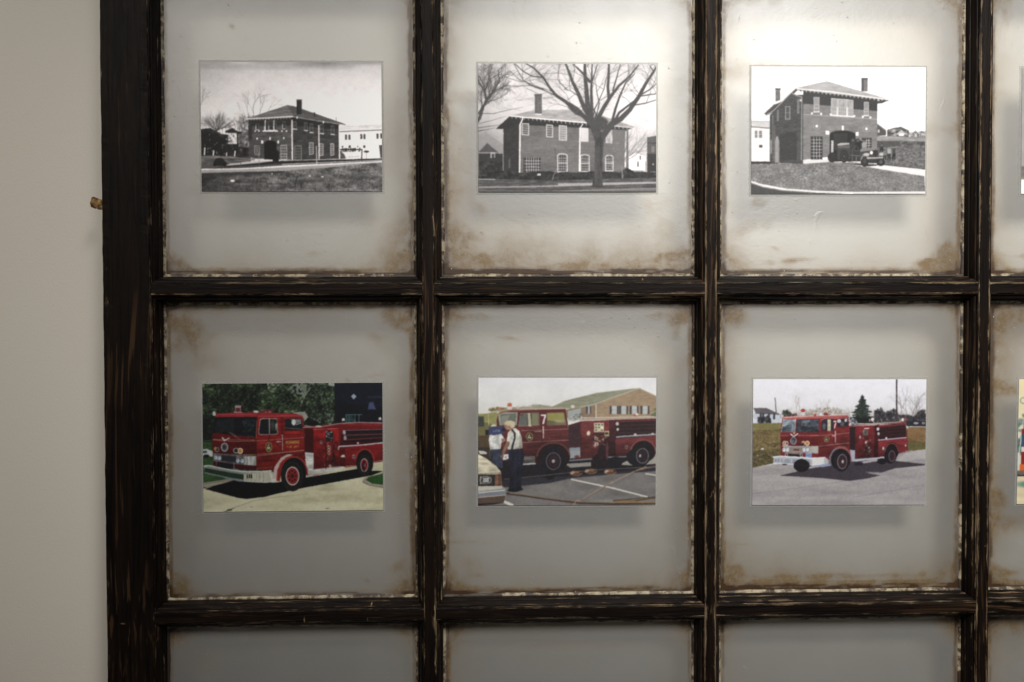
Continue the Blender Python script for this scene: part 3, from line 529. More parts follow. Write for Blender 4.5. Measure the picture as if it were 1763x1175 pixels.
def art_truck_with_crew():
    a = Art(84, 72, 1468, 1064, 55)
    a.im[:] = a.vgrad(72, 330, (222,222,232), (224,224,228), (216,216,212))
    a.im += ((a.noise(200,120,3)-.5)*10)[...,None]
    # asphalt
    a.tpoly([(84,860),(1468,740),(1468,1064),(84,1064)], a.noise(180,60,3)*.7+a.noise(6,5,2)*.3, (92,88,90),(108,104,106),(122,118,116))
    a.poly([(84,560),(1468,560),(1468,800),(1300,810),(820,850),(640,890),(430,910),(84,940)], (36,35,50)); a.poly([(84,600),(1100,680),(1468,660),(1468,742),(1300,790),(820,835),(430,850),(84,900)], (22,20,30))
    a.poly([(750,740),(960,730),(960,760),(800,770)], (136,132,126)); a.poly([(1180,748),(1240,720),(1468,660),(1468,742),(1300,756)], (150,146,134))
    # hill and brick house
    a.poly([(160,318),(320,300),(480,300),(560,280),(640,292),(760,330),(200,350)], (150,146,118)); a.clump([(420,296),(520,280),(640,292),(640,310),(420,312)],120,6,[(140,136,100),(170,160,120)],.7)
    a.poly([(640,304),(760,250),(1000,190),(1250,160),(1330,152),(1468,215),(1468,300),(880,320)], (150,146,112)); a.tpoly([(640,304),(760,250),(1000,190),(1250,160),(1330,152),(1060,262),(1000,300)], a.noise(60,10,2), (128,130,104),(146,146,116))
    a.poly([(1000,270),(1332,152),(1468,214),(1468,390),(760,390),(880,306),(1000,300)], (168,134,98)); a.tpoly([(1000,275),(1332,156),(1468,218),(1468,390),(1000,390)], a.noise(30,5,2), (156,122,88),(172,138,100)); a.line([(880,300),(1010,270),(1332,152),(1468,214)],6,(186,180,160))
    a.poly([(760,320),(1000,286),(1000,390),(760,390)], (146,112,82)); a.line([(998,282),(998,388)],8,(200,196,186)); a.ell(1338,180,10,16,(140,124,90))
    for x in (1122,1196,1278,1362): a.rect(x,292,x+36,354,(176,184,190)); a.line([(x,322),(x+36,322)],3,(150,150,150)); a.rect(x-18,290,x-3,354,(58,60,72)); a.rect(x+40,292,x+52,354,(58,60,72))
    a.rect(920,296,934,352,(70,70,80)); a.rect(936,296,948,352,(170,176,180)); a.rect(950,294,960,352,(70,70,80))
    # yellow truck behind
    a.poly([(84,352),(150,350),(250,330),(310,320),(310,640),(84,640)], (150,146,70)); a.poly([(84,420),(165,420),(250,470),(250,640),(84,640)], (112,106,50)); a.poly([(86,370),(128,372),(132,450),(86,450)], (54,60,60)); a.line([(164,355),(166,440)],5,(196,190,120)); a.poly([(84,520),(170,520),(180,700),(84,700)], (80,60,36)); a.clump([(160,310),(260,300),(300,316),(170,330)],80,6,[(120,110,60),(190,110,60),(90,80,50)],.8); a.rect(84,612,170,700,(50,40,36)); a.line([(180,340),(250,332)],6,(196,196,180))
    # red truck
    a.poly([(240,345),(330,325),(760,312),(782,440),(880,410),(1468,385),(1468,660),(1440,672),(1270,690),(1100,690),(790,712),(420,740),(230,700),(228,400)], (100,28,32))
    a.poly([(236,352),(262,340),(390,340),(384,440),(250,440)], (150,154,140)); a.poly([(254,356),(380,346),(374,440),(262,440)], (96,106,96)); a.poly([(262,370),(330,360),(300,440),(264,440)], (150,152,130), .6)
    a.line([(240,350),(330,326),(560,316),(756,312)],10,(160,80,70)); a.line([(400,316),(756,310)],5,(206,190,180))
    a.poly([(398,448),(410,350),(552,344),(556,440)], (60,64,58)); a.line([(398,448),(412,350),(552,344),(556,440),(398,448)],5,(140,110,100)); a.poly([(466,346),(488,346),(496,450),(474,450)], (180,172,140)); a.poly([(500,350),(548,350),(550,436),(500,440)], (120,120,80)); a.poly([(404,380),(440,352),(462,352),(466,440),(402,444)], (96,102,96),.8)
    a.poly([(616,346),(748,342),(764,436),(620,440)], (150,146,56)); a.poly([(618,400),(690,410),(764,404),(764,436),(620,440)], (100,96,60)); a.ell(720,412,40,10,(180,170,130),.6); a.line([(616,346),(748,342),(764,436),(620,440),(616,346)],5,(130,90,80))
    a.text("7", 574, 360, 66, 30, 0, 12, (226,222,220))
    a.line([(420,482),(560,478),(786,470)],4,(176,110,104)); a.line([(430,574),(600,566),(786,556)],5,(180,116,114)); a.line([(588,450),(590,540)],8,(214,190,180)); a.line([(784,440),(790,528)],8,(206,200,196)); a.line([(570,400),(578,560)],3,(60,12,16)); a.line([(460,486),(600,520)],3,(70,16,20),.6); a.line([(520,490),(574,488)],5,(190,170,170))
    emblem(a, 482, 530, 27, 32); a.rect(640,500,740,540,(84,26,28),.5); a.line([(640,520),(740,512)],2,(150,100,80),.6)
    a.rect(310,275,344,300,(206,90,56)); a.ell(327,280,18,14,(214,84,48)); a.rect(308,296,346,318,(214,204,196)); a.ell(236,340,12,10,(200,180,160)); a.ell(390,302,10,14,(196,180,170)); a.ell(250,310,16,10,(200,110,60)); a.line([(410,300),(500,300)],4,(170,150,140)); a.ell(495,300,8,12,(170,160,150))
    a.poly([(420,682),(524,678),(528,745),(424,750)], (150,146,150)); a.line([(424,744),(530,738)],6,(190,180,180))
    # mid & pump panel
    a.poly([(782,440),(880,420),(880,700),(790,712)], (58,28,38)); a.poly([(792,616),(876,612),(878,690),(794,700)], (120,130,144)); a.poly([(794,640),(876,636),(876,690),(796,698)], (150,160,170),.5); a.ell(850,684,20,10,(120,40,40)); a.poly([(780,330),(880,308),(880,370),(820,410),(780,400)], (150,160,160)); a.clump([(800,360),(890,350),(900,390),(820,410)],120,6,[(206,206,200),(60,60,60),(130,130,130)],.8); a.ell(817,296,15,13,(206,206,196))
    a.poly([(876,412),(1150,398),(1155,680),(880,700)], (112,30,34)); a.line([(880,412),(880,700)],4,(66,14,18)); a.line([(870,398),(1468,384)],12,(180,150,140)); a.line([(880,384),(1468,374)],6,(216,200,180)); a.line([(900,410),(1468,398)],4,(90,30,30)); a.line([(780,410),(880,392)],5,(190,180,176))
    a.rect(984,422,1060,496,(176,166,130)); 
    for i in range(9): a.ell(998+(i%3)*24, 436+(i//3)*22, 6, 6, a.r.choice([(60,50,40),(110,60,40),(220,214,190)]))
    a.rect(1064,486,1102,526,(180,164,110)); a.rect(1070,496,1094,514,(60,40,40)); a.ell(940,504,14,18,(190,170,130)); a.ell(940,504,7,9,(206,200,180)); a.ell(916,446,10,10,(90,60,50)); a.rect(978,500,1060,520,(66,30,34)); a.poly([(1100,400),(1160,398),(1160,690),(1060,690),(1064,540),(1100,530)], (62,20,28))
    for i in range(40): a.ell(975+a.r.random()*105, 525+a.r.random()*110, 6, 7, a.r.choice([(40,16,22),(190,176,150),(30,12,20),(150,130,120),(90,24,30)]), .8)
    for x,y in ((1000,545),(1004,588),(1056,600)): a.ell(x,y,15,12,(206,196,170)); a.ell(x,y,7,6,(120,50,40))
    a.poly([(1150,420),(1468,408),(1468,520),(1160,545)], (40,20,28))
    for y in (440,470,498): a.line([(1170,y+4),(1468,y-6)],10,(60,30,36))
    a.line([(1160,532),(1468,512)],12,(140,150,160)); a.ell(1304,514,12,8,(206,190,190)); a.ell(1440,508,10,7,(190,180,180)); a.ell(1164,430,13,14,(196,180,176)); a.ell(1168,474,10,12,(196,180,176)); a.poly([(1150,545),(1468,526),(1468,660),(1270,686),(1150,690)], (108,28,34)); a.ell(1236,612,11,14,(130,120,130)); a.ell(1236,612,5,7,(50,40,40))
    a.ell(1310,362,20,12,(200,80,60)); a.ell(1318,356,12,9,(220,214,206)); a.poly([(1424,370),(1450,310),(1468,306),(1468,375)], (100,110,70)); a.line([(1430,350),(1460,330)],6,(190,180,150))
    a.line([(790,716),(960,704),(1100,690),(1270,684)],9,(110,120,140))
    a.shade([(390,440),(786,420),(790,712),(420,740)], 1.12, .48, .35, 110, 24); a.shade([(876,412),(1150,398),(1155,680),(880,700)], 1.2, .6, .4, 70, 30); a.shade([(1150,545),(1468,526),(1468,660),(1150,690)], 1.2, .65, .35, 80, 16)
    # wheels
    a.ell(668,680,130,112,(30,14,22)); a.ring(668,688,128,112,12,(112,42,42),1,8,176); a.ell(664,722,96,108,(18,16,28)); a.ell(668,720,58,68,(92,84,98)); a.ell(668,720,52,62,(32,18,28)); a.ring(668,720,30,36,8,(52,24,34)); a.ell(668,720,12,14,(160,150,160))
    a.ell(1368,640,100,90,(26,16,24)); a.ring(1368,650,98,94,12,(140,56,54),1,4,176); a.ell(1330,690,94,72,(20,18,28)); a.ell(1362,680,50,60,(110,106,120)); a.ell(1362,680,44,54,(34,22,32)); a.ell(1344,680,9,12,(160,150,160)); a.ell(1150,730,54,44,(18,16,26)); 
    a.ell(1028,730,66,66,(24,16,26)); a.ell(1050,650,40,60,(40,16,26)); a.ell(1086,640,10,70,(90,36,46))
    for x,y in ((846,815),(960,800),(1112,806)): a.ell(x,y,50,20,(136,80,44)); a.ell(x-28,y-4,16,12,(190,150,130)); a.ell(x+36,y-6,14,10,(60,40,36)); a.ell(x,y+6,30,8,(90,46,30))
    a.ell(640,830,40,34,(16,16,24)); a.line([(290,860),(600,830),(960,790),(1468,766)],6,(110,100,90),.7)
    # paint lines, hoses
    a.line([(810,862),(1110,926),(1400,1000)],11,(206,200,190)); a.line([(1390,820),(1468,832)],10,(200,196,186)); a.line([(280,1030),(350,1062)],22,(206,202,192)); a.ell(1100,1030,90,10,(150,146,140),.5,.8)
    a.line([(310,970),(430,985),(600,1010),(860,1044),(1150,1054),(1468,1050)],18,(64,46,40)); a.line([(330,966),(430,978),(600,1004),(860,1036),(1150,1046)],5,(150,116,80)); a.line([(1140,1030),(1300,1030),(1468,1004)],16,(120,86,52)); a.line([(1140,1028),(1468,1000)],4,(40,26,24)); a.line([(1150,1040),(1468,1042)],12,(150,112,66)); a.line([(1310,1030),(1468,1008)],5,(60,40,30))
    a.line([(825,1062),(850,1025),(880,1030),(960,980),(1070,914),(1200,850),(1300,800),(1390,764)],7,(172,130,100)); a.line([(880,1032),(1000,965),(1100,900)],3,(90,60,50)); a.line([(1300,800),(1400,774),(1468,762)],8,(130,96,76))
    # pale car, corner
    a.poly([(84,660),(110,676),(160,705),(225,756),(262,800),(270,910),(302,935),(300,1000),(284,1040),(200,1050),(84,1056)], (150,140,116)); a.poly([(84,665),(160,705),(225,756),(262,806),(210,820),(84,818)], (206,194,160)); a.poly([(84,636),(130,640),(152,650),(150,664),(100,664)], (196,192,182)); a.line([(84,820),(262,806)],5,(110,100,80))
    a.rect(84,822,215,912,(40,34,38)); a.rect(94,832,192,898,(60,52,56)); a.ring(142,866,44,28,6,(170,160,150)); a.rect(122,848,168,884,(200,206,216)); a.line([(104,840),(104,896)],8,(190,180,170)); a.poly([(218,822),(262,818),(268,906),(222,912)], (130,64,44)); a.rect(228,826,238,900,(180,110,80)); a.poly([(84,912),(270,912),(270,932),(84,950)], (186,180,164)); a.poly([(84,958),(270,934),(302,938),(300,980),(84,1000)], (110,116,130)); a.line([(84,964),(290,944)],8,(190,200,212)); a.poly([(84,1000),(300,980),(284,1040),(84,1056)], (84,60,50)); a.line([(84,1000),(298,982)],6,(190,176,160)); a.poly([(84,1048),(284,1040),(200,1056),(84,1064)], (24,20,24))
    a.shade([(84,665),(160,705),(262,806),(262,912),(84,912)], 1.08, .8, .35, 60, 18)
    # man with camera, back turned
    a.poly([(176,560),(186,620),(176,680),(190,730),(250,770),(276,770),(262,620)], (46,56,88)); a.poly([(172,520),(200,500),(262,505),(290,548),(262,580),(262,624),(178,628),(166,560)], (206,206,206)); a.poly([(262,545),(290,540),(300,560),(268,578)], (150,110,90)); a.ell(205,470,30,36,(214,208,190)); a.poly([(165,452),(262,446),(290,470),(288,500),(210,518),(160,510),(140,496),(142,478),(165,476)], (44,56,110)); a.text("LCW",202,476,14,12,6,3.4,(140,150,190)); a.rect(140,476,166,516,(24,24,40)); a.ell(282,475,16,16,(30,30,50))
    # man with braces
    a.poly([(318,630),(432,624),(440,690),(424,800),(420,900),(426,940),(390,958),(352,958),(322,940),(334,860),(330,760),(312,700)], (20,22,44)); a.poly([(390,650),(384,940),(396,940)], (10,12,26), .7); a.ell(358,946,46,13,(14,14,26)); a.ell(406,936,26,12,(14,14,26))
    a.poly([(306,560),(314,500),(340,470),(372,462),(404,486),(420,530),(430,618),(318,630),(302,600)], (212,208,196)); a.poly([(404,490),(420,530),(430,618),(404,622)], (170,166,156)); a.poly([(304,566),(330,566),(322,600),(290,650),(276,690),(264,680),(270,640),(290,600)], (146,96,72)); a.line([(346,476),(366,500),(368,540),(352,600),(346,626)],14,(30,36,60)); a.ell(322,440,38,36,(176,120,92)); a.ell(330,424,42,20,(206,186,140),1,.2); a.ell(352,438,18,24,(206,190,150)); a.ell(296,452,8,10,(150,96,76)); a.ell(326,456,6,9,(160,104,84)); a.poly([(276,690),(280,668),(318,664),(322,700),(276,712)], (206,206,206)); a.rect(292,682,306,696,(120,120,130)); a.ell(270,680,14,12,(140,92,72))
    a.shade([(306,560),(340,470),(404,486),(430,618),(318,630)], 1.05, .82, .4, 16, 26); a.shade([(318,630),(432,624),(426,940),(322,940)], 1.15, .8, .7, 18, 60); a.shade([(166,540),(262,500),(290,560),(262,770),(186,740)], 1.05, .8, .5, 18, 26)
    return a.done(.8, 3, .08, .8, .07, .62)

def art_truck_on_road():
    a = Art(98, 83, 1440, 1060, 66)
    a.im[:] = a.vgrad(83, 400, (228,224,236), (224,220,230), (208,200,206))
    # tree line
    for x in range(330,1440,16): a.twigs(x, 420, 90, 46, 3.5, (120,104,98), 3, 34, .5)
    for x,L in ((640,60),(680,55),(610,50),(470,70),(430,60)): a.twigs(x, 370, 90, L, 4, (130,112,96), 4, 30, .5)
    for x in (1240,1290,1325,1350,1390): a.twigs(x, 400, 90+a.r.uniform(-14,14), 88, 6, (92,80,84), 5, 30, .6)
    a.clump([(500,330),(600,310),(700,300),(820,330),(850,400),(480,400)], 260, 9, [(140,124,96),(110,96,80),(160,140,110)], .5)
    a.clump([(1040,330),(1090,305),(1120,350),(1200,310),(1230,360),(1340,370),(1400,320),(1440,330),(1440,440),(1040,430)], 900, 10, [(34,32,40),(50,48,54),(70,62,64)], .8)
    a.poly([(1285,405),(1440,410),(1440,450),(1290,450)], (40,38,46)); a.ell(1362,424,20,9,(150,156,170)); a.ell(1420,424,14,9,(120,124,134))
    a.line([(1207,85),(1212,410)],11,(60,48,52)); a.line([(268,230),(284,410)],6,(70,60,60))
    a.clump([(330,330),(370,320),(400,360),(440,350),(440,375),(330,375)],160,7,[(34,38,36),(60,62,50)],.8)
    # evergreen
    for i in range(9):
        y = 222+i*21; w = (8,34,26,60,52,84,74,96,88)[i]
        a.clump([(942-w,y+16),(934,y-6),(952,y-6),(946+w*.95,y+10),(944,y+22)], 40+w*2, 6, [(24,34,32),(38,50,44),(58,68,60)], .9)
        for q in range(5): a.line([(944,y),(944+a.r.uniform(-1,1)*w*1.1,y+a.r.uniform(-4,14))], 4, (34,42,40), .8, 2)
    a.line([(942,205),(945,400)],5,(40,38,36)); a.poly([(880,380),(1020,380),(1030,425),(880,425)], (24,30,30))
    # house left
    a.poly([(98,305),(205,308),(300,350),(310,362),(98,352)], (92,84,92)); a.poly([(98,350),(310,360),(322,420),(98,425)], (186,190,206)); a.poly([(98,300),(120,345),(98,360)],(206,206,216))
    for x in (150,170,215,255): a.rect(x,345,x+16,395,(60,58,72))
    a.poly([(98,380),(150,420),(98,425)], (206,206,220)); a.clump([(140,380),(220,370),(240,420),(140,425)],100,9,[(30,30,38),(48,46,50)],.9)
    # grass
    gn = a.noise(12,7,3,.65)*.6+a.noise(90,30,3)*.4
    a.tpoly([(98,430),(330,424),(330,720),(98,770)], gn, (60,48,32),(104,84,48),(128,104,58),(150,126,76)); a.tpoly([(98,425),(330,422),(330,470),(98,480)], gn, (110,100,50),(140,124,70))
    a.poly([(98,640),(330,620),(330,720),(98,768)], (50,50,26), .4); a.ell(172,622,14,6,(220,220,226)); a.ell(140,676,10,5,(190,186,176)); a.clump([(110,560),(300,560),(300,740),(110,750)],200,6,[(44,36,26),(140,124,86)],.6)
    a.tpoly([(1280,455),(1440,455),(1440,635),(1290,640)], gn, (90,62,36),(140,98,56),(120,104,62)); a.poly([(1290,560),(1440,570),(1440,632),(1290,640)], (80,84,40), .6)
    # road
    rn = a.noise(4,3,2)*.5+a.noise(300,40,3)*.5
    a.tpoly([(98,768),(300,738),(800,700),(1290,645),(1440,626),(1440,1060),(98,1060)], rn, (132,124,128),(154,145,148),(172,163,165))
    a.poly([(1290,648),(1440,628),(1440,700),(1200,730)], (190,184,186), .4)
    a.line([(98,830),(400,800)],5,(140,126,132),.6); a.line([(98,970),(500,920),(900,860)],6,(126,116,128),.5); a.line([(880,1000),(1200,945),(1440,905)],5,(120,110,122),.6)
    a.poly([(310,830),(520,780),(800,730),(1050,700),(1436,742),(1434,752),(1200,775),(1100,812),(975,812),(1085,830),(1000,852),(850,872),(640,850)], (56,48,58)); a.poly([(950,806),(1090,828),(1000,850),(900,858)], (60,52,62), .7); a.poly([(960,802),(1100,806),(1200,776),(1250,778),(1110,818),(1080,828)], (150,138,146), .7)
    a.poly([(940,722),(1060,700),(1070,718),(960,736)], (160,150,156))
    # truck
    R1=(120,24,26); R2=(140,34,34)
    a.poly([(326,390),(345,372),(600,362),(832,358),(842,452),(1280,430),(1300,560),(1300,640),(1215,662),(1110,690),(870,720),(700,710),(316,680),(312,500)], (118,24,28))
    a.poly([(326,388),(345,372),(620,362),(832,357),(834,374),(615,388),(330,396)], (186,80,76)); a.line([(335,380),(600,366),(830,358)],6,(216,190,190))
    a.poly([(318,494),(332,396),(428,396),(422,494)], (120,132,150)); a.poly([(432,492),(442,396),(612,396),(606,496)], (60,66,80)); a.poly([(336,404),(420,404),(414,480),(330,480)], (140,152,170), .7); a.poly([(330,450),(400,430),(400,488),(322,490)], (60,70,84), .6); a.poly([(480,410),(540,400),(530,440),(470,450)], (120,130,146),.6); a.line([(428,394),(424,494)],8,(190,160,160)); a.line([(318,494),(334,396)],4,(190,190,196)); a.clump([(440,430),(600,420),(600,490),(440,488)],60,10,[(30,32,40),(90,96,110)],.5)
    a.poly([(316,498),(606,498),(608,600),(314,596)], (110,20,24)); a.poly([(608,395),(620,388),(842,376),(845,600),(700,690),(612,680)], (122,26,30))
    a.line([(316,520),(380,520)],4,(176,110,110)); a.line([(450,518),(606,520),(720,512),(842,500)],4,(186,130,130)); a.line([(612,604),(720,590),(842,578)],5,(190,140,140)); a.line([(392,508),(415,528),(446,506)],8,(206,206,216)); a.ell(418,500,9,10,(190,150,120)); a.line([(330,600),(420,604)],6,(200,196,200))
    a.ell(413,560,26,30,(60,54,64)); a.ring(413,560,21,26,7,(150,148,162)); a.ell(408,566,12,16,(96,92,104))
    a.poly([(628,480),(632,404),(648,392),(720,388),(722,482)], (40,34,44)); a.rect(674,396,700,486,(190,180,150)); a.ell(650,450,12,26,(90,90,100)); a.poly([(746,396),(828,388),(838,446),(750,456)], (34,30,40)); a.ell(764,408,16,14,(180,184,196)); a.ell(816,402,10,14,(170,170,180)); a.ell(790,430,16,18,(80,74,84)); a.line([(624,400),(648,390),(830,382)],4,(190,110,110))
    a.text("7", 722, 408, 54, 18, 0, 7, (224,220,220)); a.line([(736,486),(738,572)],6,(196,180,186)); a.line([(850,476),(854,560)],6,(196,180,186)); a.line([(722,480),(728,590)],3,(60,10,14)); emblem(a, 670, 548, 20, 24); a.line([(712,522),(732,520)],5,(214,206,206))
    a.shade([(316,498),(608,498),(608,600),(314,596)], 1.1, .78, .35, 80, 16); a.shade([(608,395),(842,376),(845,600),(700,690),(612,680)], 1.15, .68, .4, 70, 20); a.shade([(318,494),(332,396),(612,396),(606,496)], 1.1, .7, .6, 30, 20)
    # front lamps
    for x,y in ((344,578),(490,580)): a.ell(x,y,16,18,(190,180,170)); a.ell(x,y,11,12,(190,110,50))
    a.ell(362,580,13,18,(200,190,196)); a.ell(362,580,7,10,(60,50,56)); a.ell(520,580,18,20,(214,196,170)); a.ell(518,580,12,13,(196,110,50)); a.ell(484,588,14,10,(40,30,36))
    a.poly([(334,602),(606,600),(606,658),(334,650)], (150,142,142)); a.tpoly([(530,602),(606,600),(606,658),(530,656)], a.noise(5,5,1), (150,146,140),(180,176,170)); a.poly([(384,610),(484,612),(484,648),(384,644)], (130,116,108)); a.rect(414,624,456,636,(100,40,40)); 
    for x in (342,368,496,522): a.ell(x,630,15,19,(110,106,112)); a.ell(x,630,12,15,(214,216,226)); a.ell(x-2,627,5,6,(160,160,176))
    a.poly([(318,652),(606,660),(606,690),(318,680)], (120,26,28)); a.poly([(358,658),(480,662),(480,688),(358,684)], (24,20,28)); a.rect(508,656,556,686,(120,140,196)); a.line([(514,670),(550,671)],4,(70,80,150)); a.ring(360,668,9,12,4,(200,196,200)); a.ring(474,672,9,12,4,(200,196,200)); a.line([(370,656),(470,662)],4,(190,180,184))
    # bumper
    a.poly([(260,682),(320,676),(600,690),(655,686),(680,700),(680,738),(560,748),(262,732)], (166,168,180)); a.tpoly([(264,700),(540,706),(545,744),(266,728)], a.noise(6,30,2), (120,122,140),(176,178,190)); a.poly([(560,704),(650,696),(652,738),(562,746)], (206,202,200)); a.line([(258,686),(320,680),(560,698),(655,690)],8,(222,222,226)); a.line([(258,732),(400,742),(560,750),(655,740)],6,(210,212,222)); a.poly([(655,740),(706,738),(706,754),(640,764),(560,758)], (130,140,176)); a.ell(345,744,20,5,(40,30,34))
    # sides
    a.poly([(846,452),(890,450),(890,640),(850,628)], (40,18,26)); a.poly([(890,446),(1060,440),(1070,690),(890,704)], (112,22,28)); a.poly([(850,630),(890,634),(890,700),(1070,690),(1120,680),(1120,692),(900,722),(866,712)], (160,160,184)); a.line([(868,718),(1000,706),(1120,688)],6,(190,190,206)); a.poly([(1040,440),(1070,438),(1072,685),(1036,690),(1040,560)], (64,12,20))
    a.line([(846,450),(900,436),(1060,428),(1280,420)],12,(130,50,52)); a.line([(880,430),(1020,430),(1240,414)],8,(190,180,176)); a.line([(1030,424),(1250,412)],5,(110,104,84)); a.clump([(835,380),(900,395),(920,430),(850,445)],120,6,[(214,214,220),(110,110,120),(60,60,70)],.8)
    a.rect(950,478,990,520,(100,90,86)); a.line([(962,466),(998,464)],6,(206,200,200)); a.ell(928,532,9,12,(160,140,150)); a.ell(972,492,14,20,(70,60,60))
    for i in range(46): a.ell(950+a.r.random()*66, 530+a.r.random()*150, 6, 8, a.r.choice([(130,116,122),(30,12,20),(50,16,24),(40,14,20),(80,20,26)]), .7)
    for x,y in ((998,616),(974,574)): a.ell(x,y,7,10,(190,184,190))
    a.poly([(1070,460),(1284,440),(1286,530),(1075,552)], (40,16,22))
    for y in (464,490,516): a.line([(1088,y+8),(1280,y-8)],8,(62,26,32))
    a.line([(1072,556),(1180,546),(1290,536)],9,(170,160,184)); a.ell(1066,470,11,13,(206,200,206)); a.ell(1072,506,9,12,(190,184,190)); a.ell(1132,540,8,7,(214,210,214)); a.poly([(1072,566),(1294,544),(1300,640),(1215,662),(1180,600),(1130,680),(1072,690)], (128,28,34)); a.ell(1110,620,9,13,(190,186,196)); a.line([(1296,440),(1292,540)],5,(90,50,54)); a.ell(1296,458,6,10,(206,200,206)); a.line([(1215,664),(1320,644)],7,(120,110,126)); a.line([(1296,590),(1302,640)],5,(70,30,40)); a.ell(1284,598,6,9,(196,180,186))
    a.shade([(890,446),(1070,440),(1070,690),(890,704)], 1.15, .6, .5, 40, 40); a.shade([(1072,566),(1294,544),(1300,640),(1130,680),(1072,690)], 1.15, .65, .35, 70, 16)
    # roof gear
    a.rect(470,326,500,358,(200,196,200)); a.ell(485,326,18,13,(180,44,44)); a.ell(424,362,10,8,(170,50,50)); a.ell(578,362,10,9,(170,50,50)); a.ell(622,356,12,12,(206,206,214)); a.ell(660,352,18,9,(150,40,42)); a.line([(650,362),(690,358)],5,(100,30,34)); a.ell(322,370,14,18,(150,140,146)); a.ell(322,368,7,9,(214,206,210))
    for x,y in ((1022,396),(1258,398)): a.ell(x,y,11,13,(216,212,216)); a.ell(x-20,y+6,7,12,(190,120,120))
    a.ell(1280,394,9,13,(170,60,64)); a.line([(1270,400),(1285,440)],7,(90,70,76))
    # wheels
    a.ell(478,752,62,50,(20,16,24)); a.poly([(414,748),(540,760),(560,752),(430,740)], (30,24,30))
    a.poly([(688,740),(694,680),(722,626),(766,602),(810,602),(848,640),(862,690),(870,724),(852,720),(836,660),(800,630),(764,634),(730,680),(722,745)], (150,70,70)); a.poly([(686,742),(692,680),(720,628),(756,604),(736,640),(714,690),(708,748)], (110,96,112)); a.ell(780,706,76,84,(18,14,20)); a.ell(786,724,58,76,(26,22,30)); a.ell(792,722,38,58,(130,116,126)); a.ell(793,722,33,52,(50,26,34)); a.ell(796,722,9,13,(170,160,166))
    a.ell(1175,640,56,68,(22,12,20)); a.ring(1175,650,52,70,8,(140,50,54),1,6,174); a.ell(1166,680,48,58,(20,16,24)); a.ell(1178,680,26,44,(116,100,112)); a.ell(1178,680,22,39,(46,24,34)); a.ell(1100,720,36,24,(20,16,24)); a.ell(920,742,34,12,(30,24,32))
    return a.done(.7, 3, .08, .8, .02, .74)

def art_faded_grey():
    a = Art(0, 0, 140, 100, 77)
    a.im[:] = (150,146,144)
    a.poly([(40,60),(60,40),(100,40),(120,60),(120,92),(40,92)], (90,84,82)); a.line([(36,60),(62,38),(100,38),(124,60)],3,(60,56,54))
    a.tpoly([(0,78),(140,78),(140,92),(0,92)], a.noise(6,4,3), (96,92,88),(140,134,128))
    a.rect(0,88.5,140,100,(232,230,222))
    return a.done(.5, 3)

def art_cream_sky_truck():
    a = Art(0, 0, 140, 100, 88)
    a.im[:] = a.vgrad(0, 60, (214,200,160), (206,198,166), (190,196,184))
    a.clump([(-2,32),(8,28),(30,30),(60,26),(140,30),(140,60),(-2,60)], 500, 2.4, [(60,84,84),(40,58,60),(100,120,110)], .8)
    a.tpoly([(0,78),(140,70),(140,100),(0,100)], a.noise(10,3,3), (196,182,150),(212,198,166))
    a.line([(4,34),(1,66)],.9,(190,190,180)); a.line([(9,12),(4,36)],.8,(150,160,150)); a.ring(4,17,2.4,2.4,.7,(110,130,130))
    a.poly([(3,40),(20,34),(90,34),(120,40),(132,50),(132,70),(3,72)], (130,34,30)); a.poly([(3,44),(14,38),(30,38),(30,52),(3,54)], (52,74,100)); a.poly([(3,54),(132,52),(132,56),(3,58)], (196,190,180)); a.poly([(2,68),(12,68),(12,73),(2,73)], (206,96,40)); a.poly([(0,73),(132,70),(132,76),(0,77)], (110,96,90))
    for x in (36,104): a.ell(x,74,8,9,(24,22,26)); a.ell(x,74,4,5,(150,140,140))
    a.ell(14,84,14,3,(60,110,104),.8,.6); a.line([(0,77),(8,77)],1.2,(40,40,50))
    return a.done(.6, 4)
GAIN = [(1.62,1.6,1.6),(1.35,1.33,1.34),(1.05,1.05,1.05),(.80,.83,.80),(.92,.93,.92),(.90,.93,.93),(1.0,1.0,1.0),(1.0,1.0,1.0)]

# ---------- NOISE USED WHILE MODELLING ----------
def vn(x, y, seed=0):
    """value noise at arbitrary coordinates (arrays), 0..1"""
    x = np.asarray(x, float)+1000; y = np.asarray(y, float)+1000
    ix = np.floor(x).astype(np.int64); iy = np.floor(y).astype(np.int64); tx = x-ix; ty = y-iy
    tx = tx*tx*(3-2*tx); ty = ty*ty*(3-2*ty)
    def h(a, b):
        v = np.sin(a*127.1+b*311.7+seed*74.7)*43758.5453
        return v-np.floor(v)
    return (h(ix,iy)*(1-tx)+h(ix+1,iy)*tx)*(1-ty)+(h(ix,iy+1)*(1-tx)+h(ix+1,iy+1)*tx)*ty
def fbm(x, y, seed=0, o=4):
    s = 0; a = 1; t = 0
    for k in range(o):
        s = s+a*vn(x*2**k, y*2**k, seed+k*17); t += a; a *= .55
    return s/t
def ss(a, b, x):
    t = np.clip((x-a)/(b-a), 0, 1); return t*t*(3-2*t)

